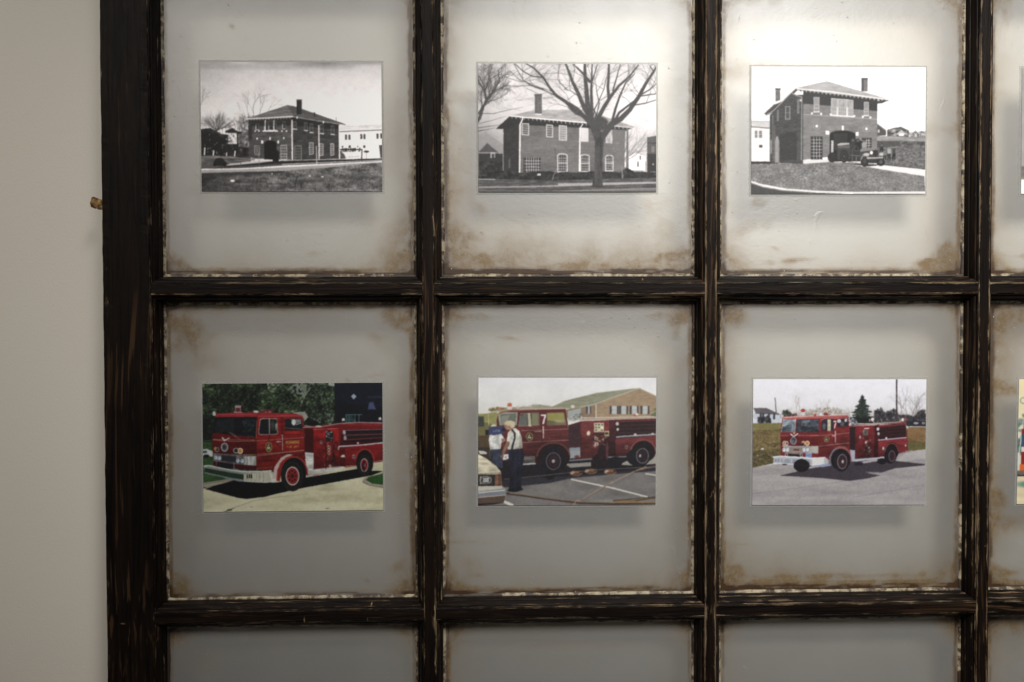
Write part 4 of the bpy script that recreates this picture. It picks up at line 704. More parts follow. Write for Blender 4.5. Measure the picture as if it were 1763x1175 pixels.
# ---------- MATERIALS ----------
class NT:
    def __init__(s, name):
        s.m = bpy.data.materials.new(name); s.m.use_nodes = True; s.t = s.m.node_tree; s.t.nodes.clear()
        s.out = s.t.nodes.new('ShaderNodeOutputMaterial')
    def n(s, typ, **kw):
        nd = s.t.nodes.new('ShaderNode'+typ)
        for k, v in kw.items():
            if k in nd.inputs.keys(): s.i(nd, k, v)
            else: setattr(nd, k, v)
        return nd
    def i(s, nd, k, v):
        sock = nd.inputs[k]
        if isinstance(v, bpy.types.NodeSocket): s.t.links.new(v, sock)
        elif isinstance(v, bpy.types.Node): s.t.links.new(v.outputs[0], sock)
        else:
            if isinstance(v, (tuple, list)) and len(v) == 3 and sock.type == 'RGBA': v = (*v, 1)
            sock.default_value = v
    def math(s, op, a, b=0.0, c=0.0):
        nd = s.t.nodes.new('ShaderNodeMath'); nd.operation = op
        for k, v in enumerate((a, b, c)): s.i(nd, k, v)
        return nd.outputs[0]
    def mix(s, f, a, b, mode='MIX'):
        nd = s.t.nodes.new('ShaderNodeMix'); nd.data_type = 'RGBA'; nd.blend_type = mode
        for k, v in ((0, f), (6, a), (7, b)): s.i(nd, k, v)
        return nd.outputs[2]
    def step(s, x, lo, hi, a=0.0, b=1.0):
        nd = s.t.nodes.new('ShaderNodeMapRange'); nd.interpolation_type = 'SMOOTHSTEP'
        for k, v in ((0, x), (1, lo), (2, hi), (3, a), (4, b)): s.i(nd, k, v)
        return nd.outputs[0]
    def coord(s, scale=(1,1,1)):
        c = s.t.nodes.new('ShaderNodeTexCoord'); mp = s.t.nodes.new('ShaderNodeMapping')
        s.t.links.new(c.outputs['Object'], mp.inputs[0]); mp.inputs['Scale'].default_value = scale
        return mp.outputs[0]
    def noise(s, v, scale, detail=4, rough=.55, dist=0.0):
        return s.n('TexNoise', Vector=v, Scale=scale, Detail=float(detail), Roughness=rough, Distortion=dist).outputs[0]
    def attr(s, name): return s.n('Attribute', attribute_name=name).outputs['Fac']
    def shmix(s, f, a, b):
        nd = s.t.nodes.new('ShaderNodeMixShader'); s.i(nd, 0, f)
        s.t.links.new(a.outputs[0], nd.inputs[1]); s.t.links.new(b.outputs[0], nd.inputs[2]); return nd
    def bump(s, h, strength, dist):
        return s.n('Bump', Height=h, Strength=strength, Distance=dist).outputs[0]
    def surf(s, sh): s.t.links.new(sh.outputs[0], s.out.inputs['Surface']); return s.m

def mat_wood(name, axis):
    """old dark stained softwood, worn through to bare timber; axis = grain direction"""
    t = NT(name)
    st = lambda a, b: tuple(b if k == axis else a for k in range(3))
    v = t.coord(st(1, .06)); v2 = t.coord(st(1, .18)); v3 = t.coord(st(1, .035))
    wob = t.noise(t.coord(st(1, .5)), 14, 2)
    fine = t.noise(v, 620, 6, .7, .3); mid = t.noise(v, 150, 5, .6, 1.2)
    vv = t.n('VectorMath', operation='ADD'); t.i(vv, 0, v3)
    sc = t.n('VectorMath', operation='SCALE'); t.i(sc, 0, t.n('TexNoise', Vector=t.coord(st(1,.3)), Scale=9.0, Detail=2.0).outputs['Color']); sc.inputs['Scale'].default_value = .035
    t.i(vv, 1, sc.outputs[0])
    grain = t.noise(vv.outputs[0], 330, 2, .5)
    lines = t.step(grain, .53, .66)
    zone = t.step(t.noise(t.coord(st(1, .25)), 22, 3), .46, .66)
    base = t.mix(t.step(mid, .3, .75), (.0018, .0012, .0011), (.010, .0052, .0030))
    base = t.mix(t.math('MULTIPLY', t.math('MULTIPLY', lines, zone), .85), base, (.048, .025, .012))
    wear = t.attr('wear')
    w1 = t.noise(v2, 240, 6, .72, .6); patch = t.noise(t.coord(st(1, .3)), 38, 3, .6)
    wv = t.math('ADD', t.math('ADD', t.math('MULTIPLY', w1, .60), t.math('MULTIPLY', patch, .40)), t.math('MULTIPLY', wear, .26))
    worn = t.step(wv, .675, .80)
    bare = t.mix(t.step(t.noise(v, 420, 4), .35, .65), (.070, .042, .022), (.30, .215, .13))
    col = t.mix(t.math('MULTIPLY', worn, .78), base, bare)
    # nicks and scratches across the grain
    sv = t.coord(st(1, 1)); scr = t.n('TexVoronoi', Vector=t.coord(tuple(.28 if k != axis else 1.4 for k in range(3))), Scale=75.0, feature='F1')
    nick = t.math('MULTIPLY', t.step(scr.outputs['Distance'], .10, .04), t.step(t.noise(sv, 26, 2), .60, .66))
    col = t.mix(t.math('MULTIPLY', nick, .8), col, (.26, .17, .09))
    rough = t.math('ADD', t.math('MULTIPLY', fine, .3), .36)
    h = t.math('ADD', t.math('MULTIPLY', fine, .5), t.math('ADD', t.math('MULTIPLY', worn, -.35), t.math('MULTIPLY', mid, .7)))
    p = t.n('BsdfPrincipled', **{'Base Color': col, 'Roughness': rough, 'Normal': t.bump(h, .75, .0009)})
    p.inputs['Specular IOR Level'].default_value = .10
    return t.surf(p)

def mat_wall():
    t = NT('wall_paint'); v = t.coord()
    col = t.mix(t.noise(v, 5, 3), (.62, .580, .512), (.66, .618, .548))
    h = t.math('ADD', t.noise(v, 420, 3, .6), t.math('MULTIPLY', t.noise(v, 90, 3), .8))
    p = t.n('BsdfPrincipled', **{'Base Color': col, 'Roughness': .62, 'Normal': t.bump(h, .22, .0010)})
    p.inputs['Specular IOR Level'].default_value = .25
    return t.surf(p)

def mat_frost():
    """etched film on old glass: part clear, part milky, with brown varnish stains near the bars"""
    t = NT('frosted_glass'); v = t.coord()
    dark = t.attr('dark')
    sb = t.noise(v, 230, 5, .65, .8); sl = t.noise(v, 60, 4, .6, .5)
    stain = t.math('MULTIPLY', t.attr('stain'), t.math('MULTIPLY', t.step(sb, .25, .70, .80, 1.08), t.step(sl, .30, .60, .72, 1.15)))
    cloud = t.noise(v, 26, 4, .6); brush = t.noise(t.coord((1, 1, .25)), 60, 4, .6)
    milk = t.mix(cloud, (.60, .60, .58), (.66, .66, .645))
    tan = t.mix(brush, (.23, .14, .052), (.36, .26, .13))
    col = t.mix(t.math('MULTIPLY', stain, .9), milk, tan)
    col = t.mix(dark, col, t.mix(brush, (.040, .016, .004), (.105, .050, .014)))
    speck = t.n('TexVoronoi', Vector=v, Scale=105.0, feature='F1'); sp = t.math('MULTIPLY', t.step(speck.outputs['Distance'], .085, .03), t.step(t.noise(v, 31, 2), .50, .56))
    speck2 = t.n('TexVoronoi', Vector=v, Scale=58.0, feature='F1'); sp2 = t.math('MULTIPLY', t.step(speck2.outputs['Distance'], .05, .02), t.step(t.noise(v, 17, 2), .54, .58))
    smear = t.math('MULTIPLY', t.step(t.noise(t.coord((1, 1, .5)), 75, 4, .6, 1.2), .66, .74), .35)
    lit = t.math('MINIMUM', t.math('ADD', t.math('ADD', sp, sp2), t.math('MULTIPLY', smear, .5)), 1.0)
    col = t.mix(t.math('MULTIPLY', lit, .75), col, (.85, .85, .84))
    # each etched pit and paint smear tilts the surface a little
    hh = t.math('ADD', t.math('MULTIPLY', t.noise(v, 900, 3, .6), .45), t.math('ADD', t.math('MULTIPLY', t.noise(v, 260, 4, .6), .35), t.math('ADD', t.math('MULTIPLY', lit, 1.8), t.math('MULTIPLY', stain, .3))))
    nm = t.bump(hh, .7, .00042)
    dif = t.n('BsdfDiffuse', Color=col, Roughness=.5, Normal=nm)
    trl = t.n('BsdfTranslucent', Color=col)
    tint = t.mix(stain, (.985, .985, .98), (.66, .50, .28)); tint = t.mix(dark, tint, (.22, .12, .05))
    clear = t.n('BsdfTransparent', Color=tint)
    body = t.shmix(.42, dif, trl)
    cover = t.math('MINIMUM', t.math('ADD', .26, t.math('ADD', t.math('MULTIPLY', stain, .38), t.math('MULTIPLY', dark, .40))), .95)
    base = t.shmix(cover, clear, body)
    gl = t.n('BsdfGlossy', Color=(1, 1, 1), Roughness=t.math('ADD', .455, t.math('MULTIPLY', cloud, .08)), Normal=nm)
    f = t.n('Fresnel', IOR=1.5).outputs[0]
    out = t.shmix(t.math('MULTIPLY', t.math('MULTIPLY', f, 3.7), t.math('SUBTRACT', 1.0, t.math('MAXIMUM', t.math('MULTIPLY', dark, .75), t.math('MULTIPLY', stain, .55)))), base, gl)
    return t.surf(out)

def mat_clear_back():
    t = NT('clear_glass'); f = t.n('Fresnel', IOR=1.3).outputs[0]
    return t.surf(t.shmix(t.math('MULTIPLY', f, .6), t.n('BsdfTransparent', Color=(.985, .99, .985)), t.n('BsdfGlossy', Color=(1,1,1), Roughness=.55)))

def mat_film():
    t = NT('mounting_film'); v = t.coord()
    d = t.n('BsdfPrincipled', **{'Base Color': t.mix(t.noise(v, 160, 3), (.40, .40, .38), (.56, .56, .54)), 'Roughness': .45, 'Normal': t.bump(t.noise(v, 300, 3), .3, .0005)})
    return t.surf(t.shmix(.22, t.n('BsdfTransparent', Color=(.95, .95, .95)), d))

def mat_putty():
    t = NT('glazing_putty'); v = t.coord()
    a = t.noise(v, 130, 4, .65, .5); b = t.noise(v, 26, 5, .65)
    col = t.mix(t.step(a, .38, .62), (.055, .032, .016), (.34, .285, .19))
    col = t.mix(t.step(b, .60, .70), col, (.38, .32, .22)); col = t.mix(t.step(b, .49, .43), col, (.028, .016, .008))
    p = t.n('BsdfPrincipled', **{'Base Color': col, 'Roughness': .55, 'Normal': t.bump(t.noise(v, 500, 4), .6, .0006)})
    return t.surf(p)

def mat_print(name, gain):
    t = NT(name)
    c = t.n('Attribute', attribute_name='ink').outputs['Color']
    g = c
    p = t.n('BsdfPrincipled', **{'Base Color': g, 'Roughness': t.math('ADD', .50, t.math('MULTIPLY', t.noise(t.coord(), 900, 2), .08))})
    p.inputs['Specular IOR Level'].default_value = .26
    return t.surf(p)

def mat_plain(name, a, b, scale, rough):
    t = NT(name); v = t.coord(); n = t.noise(v, scale, 4, .6)
    return t.surf(t.n('BsdfPrincipled', **{'Base Color': t.mix(t.step(n, .35, .65), a, b), 'Roughness': rough, 'Normal': t.bump(n, .8, .001)}))

WOOD_V = mat_wood('dark_wood_upright', 2); WOOD_H = mat_wood('dark_wood_level', 0)
FROST = mat_frost(); CLEAR = mat_clear_back(); FILM = mat_film(); PUTTY = mat_putty(); WALL = mat_wall()
PAPER = mat_plain('print_edge', (.5,.5,.48), (.6,.6,.58), 50, .6)

# ---------- MESH HELPERS ----------
def mesh_obj(name, verts, faces, mats, parent=None, midx=None, attrs=None, smooth=False, loc=(0,0,0), rot=(0,0,0)):
    me = bpy.data.meshes.new(name); V = np.asarray(verts, np.float32)
    F = np.asarray(faces, np.int32)
    me.vertices.add(len(V)); me.vertices.foreach_set('co', V.ravel())
    me.loops.add(F.size); me.loops.foreach_set('vertex_index', F.ravel())
    me.polygons.add(len(F)); me.polygons.foreach_set('loop_start', np.arange(0, F.size, F.shape[1], dtype=np.int32))
    for m in mats: me.materials.append(m)
    if midx is not None: me.polygons.foreach_set('material_index', np.asarray(midx, np.int32))
    me.polygons.foreach_set('use_smooth', np.full(len(F), smooth))
    me.update(calc_edges=True)
    for k, a in (attrs or {}).items():
        a = np.asarray(a, np.float32)
        if a.ndim == 2:
            at = me.attributes.new(k, 'FLOAT_COLOR', 'POINT'); at.data.foreach_set('color', a.ravel())
        else:
            at = me.attributes.new(k, 'FLOAT', 'POINT'); at.data.foreach_set('value', a)
    me.validate()
    o = bpy.data.objects.new(name, me); COL.objects.link(o); o.location = loc; o.rotation_euler = rot
    if parent: o.parent = parent
    return o

def bar(name, axis, lo, hi, c0, c1, y0, y1, mat, parent, seed=0, wear=0.0, wob=.00025, r=.0009, spots=()):
    """a straight timber along axis ('x' or 'z'); c0..c1 across, y0 (front)..y1 (back)"""
    n = max(8, int((hi-lo)/.004)); t = np.linspace(lo, hi, n)
    prof = [(c0, y1, .0), (c0, y0+r*2, .1), (c0, y0+r, .7), (c0+r*.35, y0+r*.3, 1.0), (c0+r, y0, .7)]
    m = 5
    for k in range(1, m): prof.append((c0+r+(c1-c0-2*r)*k/m, y0, .0))
    prof += [(c1-r, y0, .7), (c1-r*.35, y0+r*.3, 1.0), (c1, y0+r, .7), (c1, y0+r*2, .1), (c1, y1, .0)]
    V, A = [], []
    for j, (c, y, w) in enumerate(prof):
        d = (fbm(t*55, np.full(n, j*.35), seed, 3)-.5)*2*wob; e = (fbm(t*90, np.full(n, j*.9+7), seed+3, 3)-.5)*2*wob
        front = 1.0 if y < y1 else 0.0
        cc = c+d*front; yy = y+np.maximum(e, -wob*.6)*front*(1.0 if 0 < w < 1.01 else .12)
        V.append(np.stack([t, yy, cc] if axis == 'x' else [cc, yy, t], 1)); A.append(w*.75+wear+sum(q*np.exp(-((t-p)/rad)**2) for p, rad, q in spots)+np.zeros(n))
    k = len(prof); V = np.concatenate(V); A = np.concatenate(A); F = []
    for j in range(k):
        jn = (j+1) % k
        i = np.arange(n-1); F.append(np.stack([j*n+i, jn*n+i, jn*n+i+1, j*n+i+1], 1))
    F = np.concatenate(F)
    if axis == 'x': pass
    else: F = F[:, ::-1]
    # end caps as fans of quads
    caps = []
    for e in (0, n-1):
        for j in range(1, k-2, 2):
            a = [0*n+e, j*n+e, (j+1)*n+e, (j+2)*n+e if j+2 < k else 0*n+e]
            if len(set(a)) == 4: caps.append(a)
    return mesh_obj(name, V, np.concatenate([F, np.array(caps)]), [mat], parent, attrs={'wear': A})

GLASS_Y = .018
PROFILE = [(0, .0002, .35), (.0005, .0004, .95), (.0010, .0010, .8), (.0011, .0030, .1), (.0020, .0032, .75), (.0028, .0040, .6), (.0036, .0056, .25),
           (.0042, .0078, .1), (.0044, .0100, .25), (.0052, .0103, .95), (.0057, .0110, .7), (.0060, .0135, .15), (.0066, .0175, .35)]
def ring_loops(x0, x1, z0, z1, prof, seed, nx=64, nz=76, wob=.00018, iwob=None):
    V, A = [], []
    tx = np.linspace(0, 1, nx, endpoint=False); tz = np.linspace(0, 1, nz, endpoint=False)
    for j, (u, d, w) in enumerate(prof):
        a, b, c, e = x0+u, x1-u, z0+u, z1-u
        X = np.concatenate([a+(b-a)*tx, np.full(nz, b), b-(b-a)*tx, np.full(nz, a)])
        Z = np.concatenate([np.full(nx, c), c+(e-c)*tz, np.full(nx, e), e-(e-c)*tz])
        NX = np.concatenate([np.zeros(nx), -np.ones(nz), np.zeros(nx), np.ones(nz)]); NZ = np.concatenate([np.ones(nx), np.zeros(nz), -np.ones(nx), np.zeros(nz)])
        cor = np.minimum(1, np.minimum(np.minimum(abs(X-a), abs(X-b))+abs(NX), np.minimum(abs(Z-c), abs(Z-e))+abs(NZ))*200)
        k = (wob if iwob is None else iwob[j])
        g = (fbm(X*70+j*.37, Z*70, seed+j, 3)-.5)*2*k*cor; h = (fbm(X*80, Z*80+j*.5, seed+50+j, 3)-.5)*2*wob
        V.append(np.stack([X+NX*g, d+h*(1 if 0 < j < len(prof)-1 else 0), Z+NZ*g], 1)); A.append(np.full(len(X), w))
    N = len(V[0]); F = []
    i = np.arange(N); i2 = (i+1) % N
    for j in range(len(prof)-1): F.append(np.stack([j*N+i, j*N+i2, (j+1)*N+i2, (j+1)*N+i], 1))
    # which side each face belongs to: level runs (0,2) or upright runs (1,3)
    side = np.concatenate([np.zeros(nx), np.ones(nz), np.zeros(nx), np.ones(nz)])
    return np.concatenate(V), np.concatenate(F), np.concatenate(A), np.tile(side, len(prof)-1)

# ---------- THE WALL ----------
wall = mesh_obj('wall', [(-4, 0, -3), (5, 0, -3), (5, 0, 3), (-4, 0, 3), (-4, .12, -3), (5, .12, -3), (5, .12, 3), (-4, .12, 3)],
                [(0,1,2,3), (5,4,7,6), (4,0,3,7), (1,5,6,2), (3,2,6,7), (4,5,1,0)], [WALL])
wall['kind'] = 'structure'; wall['label'] = 'plain cream painted wall behind the old window frame'

# ---------- THE WINDOW ----------
win = bpy.data.objects.new('divided_window_sash', None); COL.objects.link(win); win.location = (0, FRONT, 0)
win['label'] = 'old dark wooden window frame with frosted panes hung on a cream wall'; win['category'] = 'window'; win['kind'] = 'thing'
XC = [0.2593, 0.5212, 0.7798]; ZC = [0.0, -0.3016]
MW = .0055                                    # half a muntin's flat
XI, XO = 0.0073, 1.0345; ZT, ZB = 0.2961, -0.5977
BACK = .036
bar('stile', 'z', ZB-.075, ZT+.055, XI-.0433, XI, 0, BACK, WOOD_V, win, 1, .02, .0005, .0014)
bar('stile', 'z', ZB-.075, ZT+.055, XO, XO+.0433, 0, BACK, WOOD_V, win, 2, .02, .0005, .0014)
bar('rail', 'x', XI, XO, ZT, ZT+.055, .0003, BACK, WOOD_H, win, 3, .02)
bar('rail', 'x', XI, XO, ZB-.075, ZB, .0003, BACK, WOOD_H, win, 4, .02)
for k, x in enumerate(XC):
    bar('muntin', 'z', ZB, ZT, x-MW, x+MW, (.0, .0, -.0002)[k], BACK-.004, WOOD_V, win, 10+k, (.10, .46, .32)[k], .0003, spots=[(z, .009, .22) for z in ZC])
ed = [XI]+[q for x in XC for q in (x-MW, x+MW)]+[XO]
for k, z in enumerate(ZC):
    for c in range(4):
        bar('muntin', 'x', ed[2*c], ed[2*c+1], z-MW, z+MW, .0005, BACK-.004, WOOD_H, win, 20+k*5+c, .14-.08*k+.02*c, .0003, spots=[(ed[2*c], .007, .2), (ed[2*c+1], .007, .2)])
edz = [ZT, ZC[0]+MW, ZC[0]-MW, ZC[1]+MW, ZC[1]-MW, ZB]

# wooden peg sticking out of the stile's outer edge, split and rough
pv, pf = [], []; NP = 12
for j in range(9):
    t_ = j/8; cx = .001-.0145*t_; rr = .0042*(1+.25*math.sin(j*2.1))*(1 if j < 8 else .55)+(.0012 if 4 < j < 8 else 0)
    for i in range(NP):
        a_ = i/NP*2*math.pi; q = rr*(1+.28*(float(vn(i*1.3, j*.8, 5))-.5)*2)
        pv.append((XI-.0433+cx+.0012*math.cos(a_), .012+q*math.sin(a_), .0755+.0055*t_+q*math.cos(a_)*.9))
for j in range(8):
    for i in range(NP): pf.append((j*NP+i, j*NP+(i+1) % NP, (j+1)*NP+(i+1) % NP, (j+1)*NP+i))
e8 = 8*NP
for i in range(1, NP-2, 2): pf.append((e8, e8+i, e8+i+1, e8+i+2))
peg = mesh_obj('peg', pv, pf, [mat_plain('bare_peg_wood', (.12, .062, .020), (.42, .25, .10), 260, .7)], win)
peg['label'] = 'small rough wooden peg sticking out of the left stile'

# stains: (column, row) -> per side strength (left, right, top, bottom) and brush marks (u, v, ru, rv, angle, strength) in 0..1 of the pane
STAIN = {
 (0,0): ((.35,.75,.10,.55), [(.03,.975,.06,.05,0,.8),(.27,.16,.02,.012,.3,.5),(.75,.82,.015,.006,-.5,.6),(.60,.93,.05,.015,0,.35),(.80,.80,.12,.06,1.2,.22),(.86,.59,.015,.008,0,.5),(.15,.70,.08,.05,0,.18)]),
 (1,0): ((.75,.55,.35,1.0), [(.06,.88,.05,.07,1.3,.5),(.10,.95,.10,.03,0,.6),(.92,.95,.06,.03,0,.75),(.15,.78,.05,.035,1.1,.4),(.83,.76,.07,.05,0,.35),(.05,.40,.04,.25,1.57,.3),(.90,.84,.05,.05,0,.3),(.15,.86,.015,.006,.5,.5)]),
 (2,0): ((.55,.6,.55,.45), [(.12,.03,.07,.05,.4,.8),(.22,.05,.05,.04,1.2,.45),(.93,.93,.06,.05,0,.95),(.86,.965,.07,.025,0,.95),(.15,.75,.05,.025,-.35,.6),(.12,.84,.04,.09,1.3,.4),(.22,.91,.03,.012,.4,.5),(.30,.955,.12,.015,-.08,.6),(.10,.30,.06,.25,1.57,.3),(.92,.50,.05,.3,1.57,.28),(.38,.11,.02,.01,0,.3)]),
 (3,0): ((.5,.4,.2,.4), [(.20,.94,.16,.012,0,.6),(.06,.06,.03,.08,0,.3)]),
 (0,1): ((.5,.7,.6,.30), [(.10,.10,.12,.08,.2,.7),(.15,.18,.08,.07,1.2,.45),(.93,.05,.08,.05,0,.9),(.85,.11,.08,.03,.3,.5),(.73,.26,.016,.016,0,.55),(.85,.24,.006,.05,1.4,.2),(.93,.90,.03,.07,.9,.45),(.80,.95,.03,.01,.6,.5),(.05,.95,.08,.05,0,.45)]),
 (1,1): ((.55,.5,.35,.55), [(.94,.06,.05,.07,0,.8),(.86,.04,.07,.02,0,.5),(.26,.115,.09,.012,.15,.5),(.10,.9,.06,.05,.8,.4),(.14,.94,.05,.015,0,.5),(.09,.82,.01,.12,1.57,.3),(.14,.04,.1,.015,0,.5)]),
 (2,1): ((.55,.5,.30,.85), [(.05,.95,.05,.05,.7,.8),(.25,.985,.25,.016,0,.9),(.75,.985,.25,.016,0,.7),(.06,.04,.06,.05,0,.6),(.12,.84,.006,.06,1.57,.35),(.85,.95,.02,.02,0,.5),(.5,.955,.35,.01,0,.35)]),
 (3,1): ((.8,.4,.6,.5), [(.04,.70,.05,.06,0,.6),(.12,.78,.12,.05,0,.45),(.08,.30,.04,.3,1.57,.45),(.10,.95,.1,.02,0,.6),(.2,.04,.15,.03,0,.6)]),
 (0,2): ((.3,.4,.35,.3), [(.15,.12,.12,.06,0,.3)]), (1,2): ((.6,.4,.35,.3), [(.5,.08,.3,.03,0,.25)]),
 (2,2): ((.4,.5,.2,.3), []), (3,2): ((.6,.4,.5,.3), [(.18,.04,.12,.05,.2,.9),(.3,.09,.05,.03,.4,.8),(.04,.25,.015,.3,1.57,.5)]),
}
def stain_fields(X, Z, x0, x1, z0, z1, key):
    (sl, sr, st_, sb), marks = STAIN[key]; seed = key[0]*7+key[1]*31
    dl, dr, db, dt = X-x0, x1-X, Z-z0, z1-Z
    stain = np.zeros_like(X); dark = np.zeros_like(X)
    nb = fbm(X*16, Z*16, seed, 4); nf = fbm(X*120, Z*120, seed+5, 3)
    for d, s, al, q in ((dl, sl, Z, 1), (dr, sr, Z, 2), (dt, st_, X, 3), (db, sb, X, 4)):
        w = .006+.046*s*fbm(al*22, d*9+q, seed+q*3, 3)**1.3          # soft tan haze reaching in from the bar
        stain += s*.95*np.exp(-(d/w)**1.4)*(.45+1.1*nb)
        wl = (.0030+.0045*vn(al*26, d*0+q, seed+q*7)*s+.0014*(nf-.5))*(1.35 if q == 4 else .8)
        stain += s*1.0*ss(1.25, .75, d/wl)*(.55+.6*nf)
        wd = (.0016+.0062*s*fbm(al*60, d*0+q, seed+q*5, 4)**1.3)*(.55+.7*vn(al*14, d*0, seed+q))
        streak = ss(.28, .66, fbm(al*45, d*420, seed+q*9, 4)+.16*s)
        dark += (.5+.9*s)*ss(1.15, .55, d/(wd+.0012))*streak*(1.0 if q == 4 else .7)
    # rounded clean corner of the wiped area
    for cx, cz in ((x0, z0), (x1, z0), (x0, z1), (x1, z1)):
        d = np.hypot(X-cx, Z-cz); stain += .55*ss(.032, .006, d+.02*(nb-.5)); dark += .6*ss(.015, .003, d+.012*(nf-.5))
    W, H = x1-x0, z1-z0
    for (u, v, ru, rv, an, s) in marks:
        px, pz = X-(x0+u*W), (z1-v*H)-Z
        c, sn = math.cos(an), math.sin(an)
        a = (px*c+pz*sn)/(ru*W); b = (-px*sn+pz*c)/(rv*H)
        nn = fbm(X*70+Z*25, Z*60-X*25, seed+int(u*50), 4)
        r = np.hypot(a, b)+(nn-.5)*1.2
        m = ss(1.15, .15, r)
        stain += m*s*1.0; dark += ss(.75, .10, r)*max(0, s-.35)*.6*ss(.30, .7, fbm(X*60, Z*110, seed+9, 3))
    return np.clip(stain, 0, 1), np.clip(dark, 0, 1)

STEP = .00165
for r in range(3):
    for c in range(4):
        x0, x1 = ed[2*c], ed[2*c+1]; z1, z0 = edz[2*r], edz[2*r+1]
        V, F, A, side = ring_loops(x0, x1, z0, z1, PROFILE, 100+r*4+c)
        bo = (.14, .20, .20, .16)[c] if r else (.05, .10, .12, .08)[c]
        mesh_obj('moulding', V, F, [WOOD_H, WOOD_V], win, side.astype(int), {'wear': A*.62+bo})
        pp = [(.0063, GLASS_Y-.0016, .5), (.0072, GLASS_Y-.0014, .5), (.0082, GLASS_Y-.0008, .5), (.0090, GLASS_Y+.0003, .5)]
        V, F, A, side = ring_loops(x0, x1, z0, z1, pp, 300+r*4+c, 90, 104, .0002, [.0, .0004, .0008, .0012])
        putty = (V, F)
        # pane: etched front face, clear edges and back
        a, b, e, g = x0+.0012, x1-.0012, z0+.0012, z1-.0012
        nx, nz = int((b-a)/STEP), int((g-e)/STEP)
        X, Z = np.meshgrid(np.linspace(a, b, nx), np.linspace(e, g, nz))
        s_, d_ = stain_fields(X, Z, x0+.0092, x1-.0092, z0+.0092, z1-.0092, (c, r))
        V = np.stack([X.ravel(), np.full(X.size, GLASS_Y), Z.ravel()], 1)
        i = (np.arange(nz-1)[:, None]*nx+np.arange(nx-1)[None]).ravel()
        F = np.stack([i, i+1, i+nx+1, i+nx], 1)
        nv = len(V); T = .0024
        V = np.concatenate([V, [(a, GLASS_Y+T, e), (b, GLASS_Y+T, e), (b, GLASS_Y+T, g), (a, GLASS_Y+T, g)]])
        c0, c1, c2, c3 = 0, nx-1, nx*nz-1, nx*(nz-1)
        ex = [(nv+1, nv, nv+3, nv+2), (c0, nv, nv+1, c1), (c1, nv+1, nv+2, c2), (c2, nv+2, nv+3, c3), (c3, nv+3, nv, c0)]
        mi = np.concatenate([np.zeros(len(F)), np.ones(5)])
        pad = np.zeros(4)
        pane = mesh_obj('pane', V, np.concatenate([F, np.array(ex)]), [FROST, CLEAR], win, mi,
                 {'stain': np.concatenate([s_.ravel(), pad]), 'dark': np.concatenate([d_.ravel(), pad])}, smooth=False)
        mesh_obj('putty', putty[0], putty[1], [PUTTY], pane)

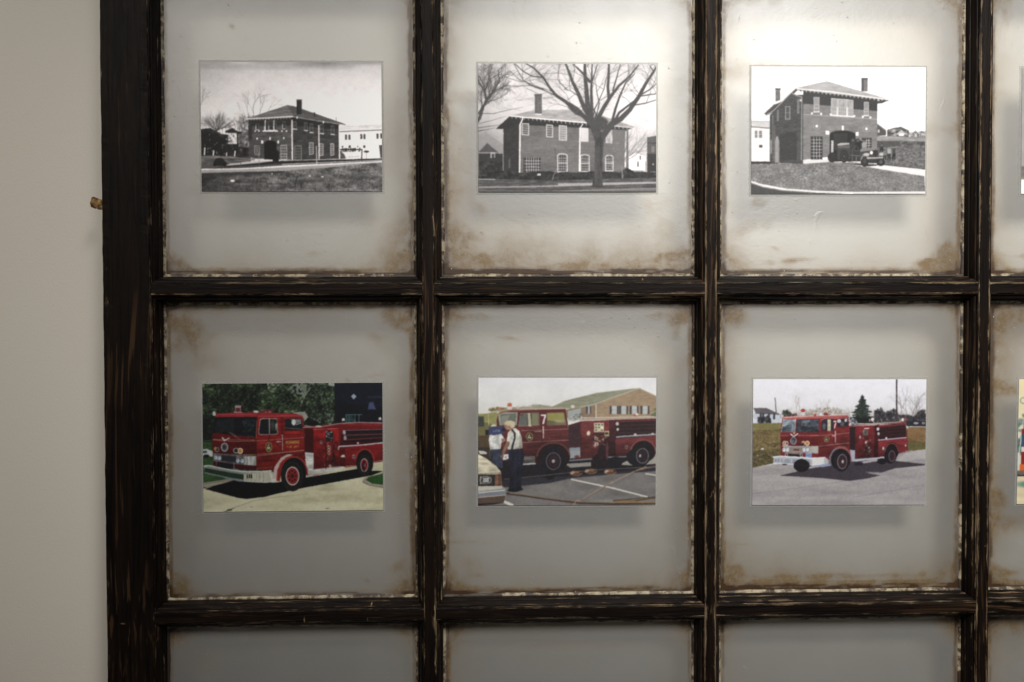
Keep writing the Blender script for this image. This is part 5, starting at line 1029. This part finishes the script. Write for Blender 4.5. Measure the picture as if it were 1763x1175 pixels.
# ---------- THE PRINTS ----------
def photo_print(art, cx, cz, w, h, rot, gain, label, seed):
    im = art()                                                     # H x W x 3, display values
    H, W = im.shape[:2]
    lin = np.where(im <= .04045, im/12.92, ((im+.055)/1.055)**2.4)
    lin = np.minimum(lin*np.array(gain), .93)
    X, Z = np.meshgrid(np.linspace(-w/2, w/2, W), np.linspace(h/2, -h/2, H))
    V = np.stack([X.ravel(), np.zeros(X.size), Z.ravel()], 1)
    i = (np.arange(H-1)[:, None]*W+np.arange(W-1)[None]).ravel()
    F = np.stack([i+W, i+W+1, i+1, i], 1)
    nv = len(V); T = .0007
    V = np.concatenate([V, [(-w/2, T, h/2), (w/2, T, h/2), (w/2, T, -h/2), (-w/2, T, -h/2)]])
    c0, c1, c2, c3 = 0, W-1, W*H-1, W*(H-1)
    ex = [(nv, nv+1, nv+2, nv+3), (c0, c1, nv+1, nv), (c1, c2, nv+2, nv+1), (c2, c3, nv+3, nv+2), (c3, c0, nv, nv+3)]
    ink = np.ones((len(V), 4)); ink[:nv, :3] = lin.reshape(-1, 3); ink[nv:, :3] = .6
    o = mesh_obj('photo_print', V, np.concatenate([F, np.array(ex)]), [mat_print('print_ink_%d' % seed, gain), PAPER], None,
                 np.concatenate([np.zeros(len(F)), np.ones(5)]), {'ink': ink},
                 loc=(cx, FRONT+GLASS_Y-.0013, cz), rot=(0, -math.radians(rot), 0))
    o['label'] = label; o['category'] = 'photograph'; o['group'] = 'photographs mounted on the frosted panes'
    # clear film the print is laminated to, showing as a thin rim round it
    rr = random.Random(seed); m = .0019
    n = 40; per = []
    a, b = w/2+m, h/2+m
    for k in range(n): per.append((-a+2*a*k/n, -b))
    for k in range(n): per.append((a, -b+2*b*k/n))
    for k in range(n): per.append((a-2*a*k/n, b))
    for k in range(n): per.append((-a, b-2*b*k/n))
    per = [(x+rr.uniform(-1, 1)*.00022, z+rr.uniform(-1, 1)*.00022) for x, z in per]
    N = len(per)
    inner = [(x*(w/2-.001)/a, z*(h/2-.001)/b) for x, z in per]
    V = [(x, .00075, z) for x, z in per]+[(x, .00075, z) for x, z in inner]+[(x, .00125, z) for x, z in per]+[(x, .00125, z) for x, z in inner]
    F = []
    for k in range(N):
        k2 = (k+1) % N
        F += [(k, k2, N+k2, N+k), (2*N+k2, 2*N+k, 3*N+k, 3*N+k2), (k2, k, 2*N+k, 2*N+k2), (N+k, N+k2, 3*N+k2, 3*N+k)]
    mesh_obj('mounting_film', V, F, [FILM], o)
    return o
K = 1.0
photo_print(art_brick_station_far, .1327, .1507, .1665, .1192, .12, GAIN[0], 'black and white photograph of a two storey brick fire station beside a long white building', 1)
photo_print(art_brick_station_tree, .3893, .1507, .1672, .1196, .13, GAIN[1], 'black and white photograph of a brick building behind a large bare tree', 2)
photo_print(art_brick_station_engine, .6467, .1495, .1668, .1196, .08, GAIN[2], 'black and white photograph of an antique fire engine leaving an arched brick doorway', 3)
photo_print(art_truck_in_drive, .1318, -.1473, .1668, .1198, .06, GAIN[3], 'colour photograph of a red fire truck with gold door lettering on a pale driveway', 4)
photo_print(art_truck_with_crew, .3888, -.1439, .1681, .1204, -.3, GAIN[4], 'colour photograph of two men filming beside a red fire truck in a car park', 5)
photo_print(art_truck_on_road, .6489, -.1463, .1669, .1201, -.36, GAIN[5], 'colour photograph of a red fire truck on an open road before an evergreen tree', 6)
photo_print(art_faded_grey, .9070, .1500, .1672, .1196, .0, GAIN[6], 'grey photograph with a white bottom border, right of the antique fire engine photograph', 7)
photo_print(art_cream_sky_truck, .9060, -.1480, .1672, .1200, -.6, GAIN[7], 'colour photograph with a cream sky, below the one with a white bottom border', 8)
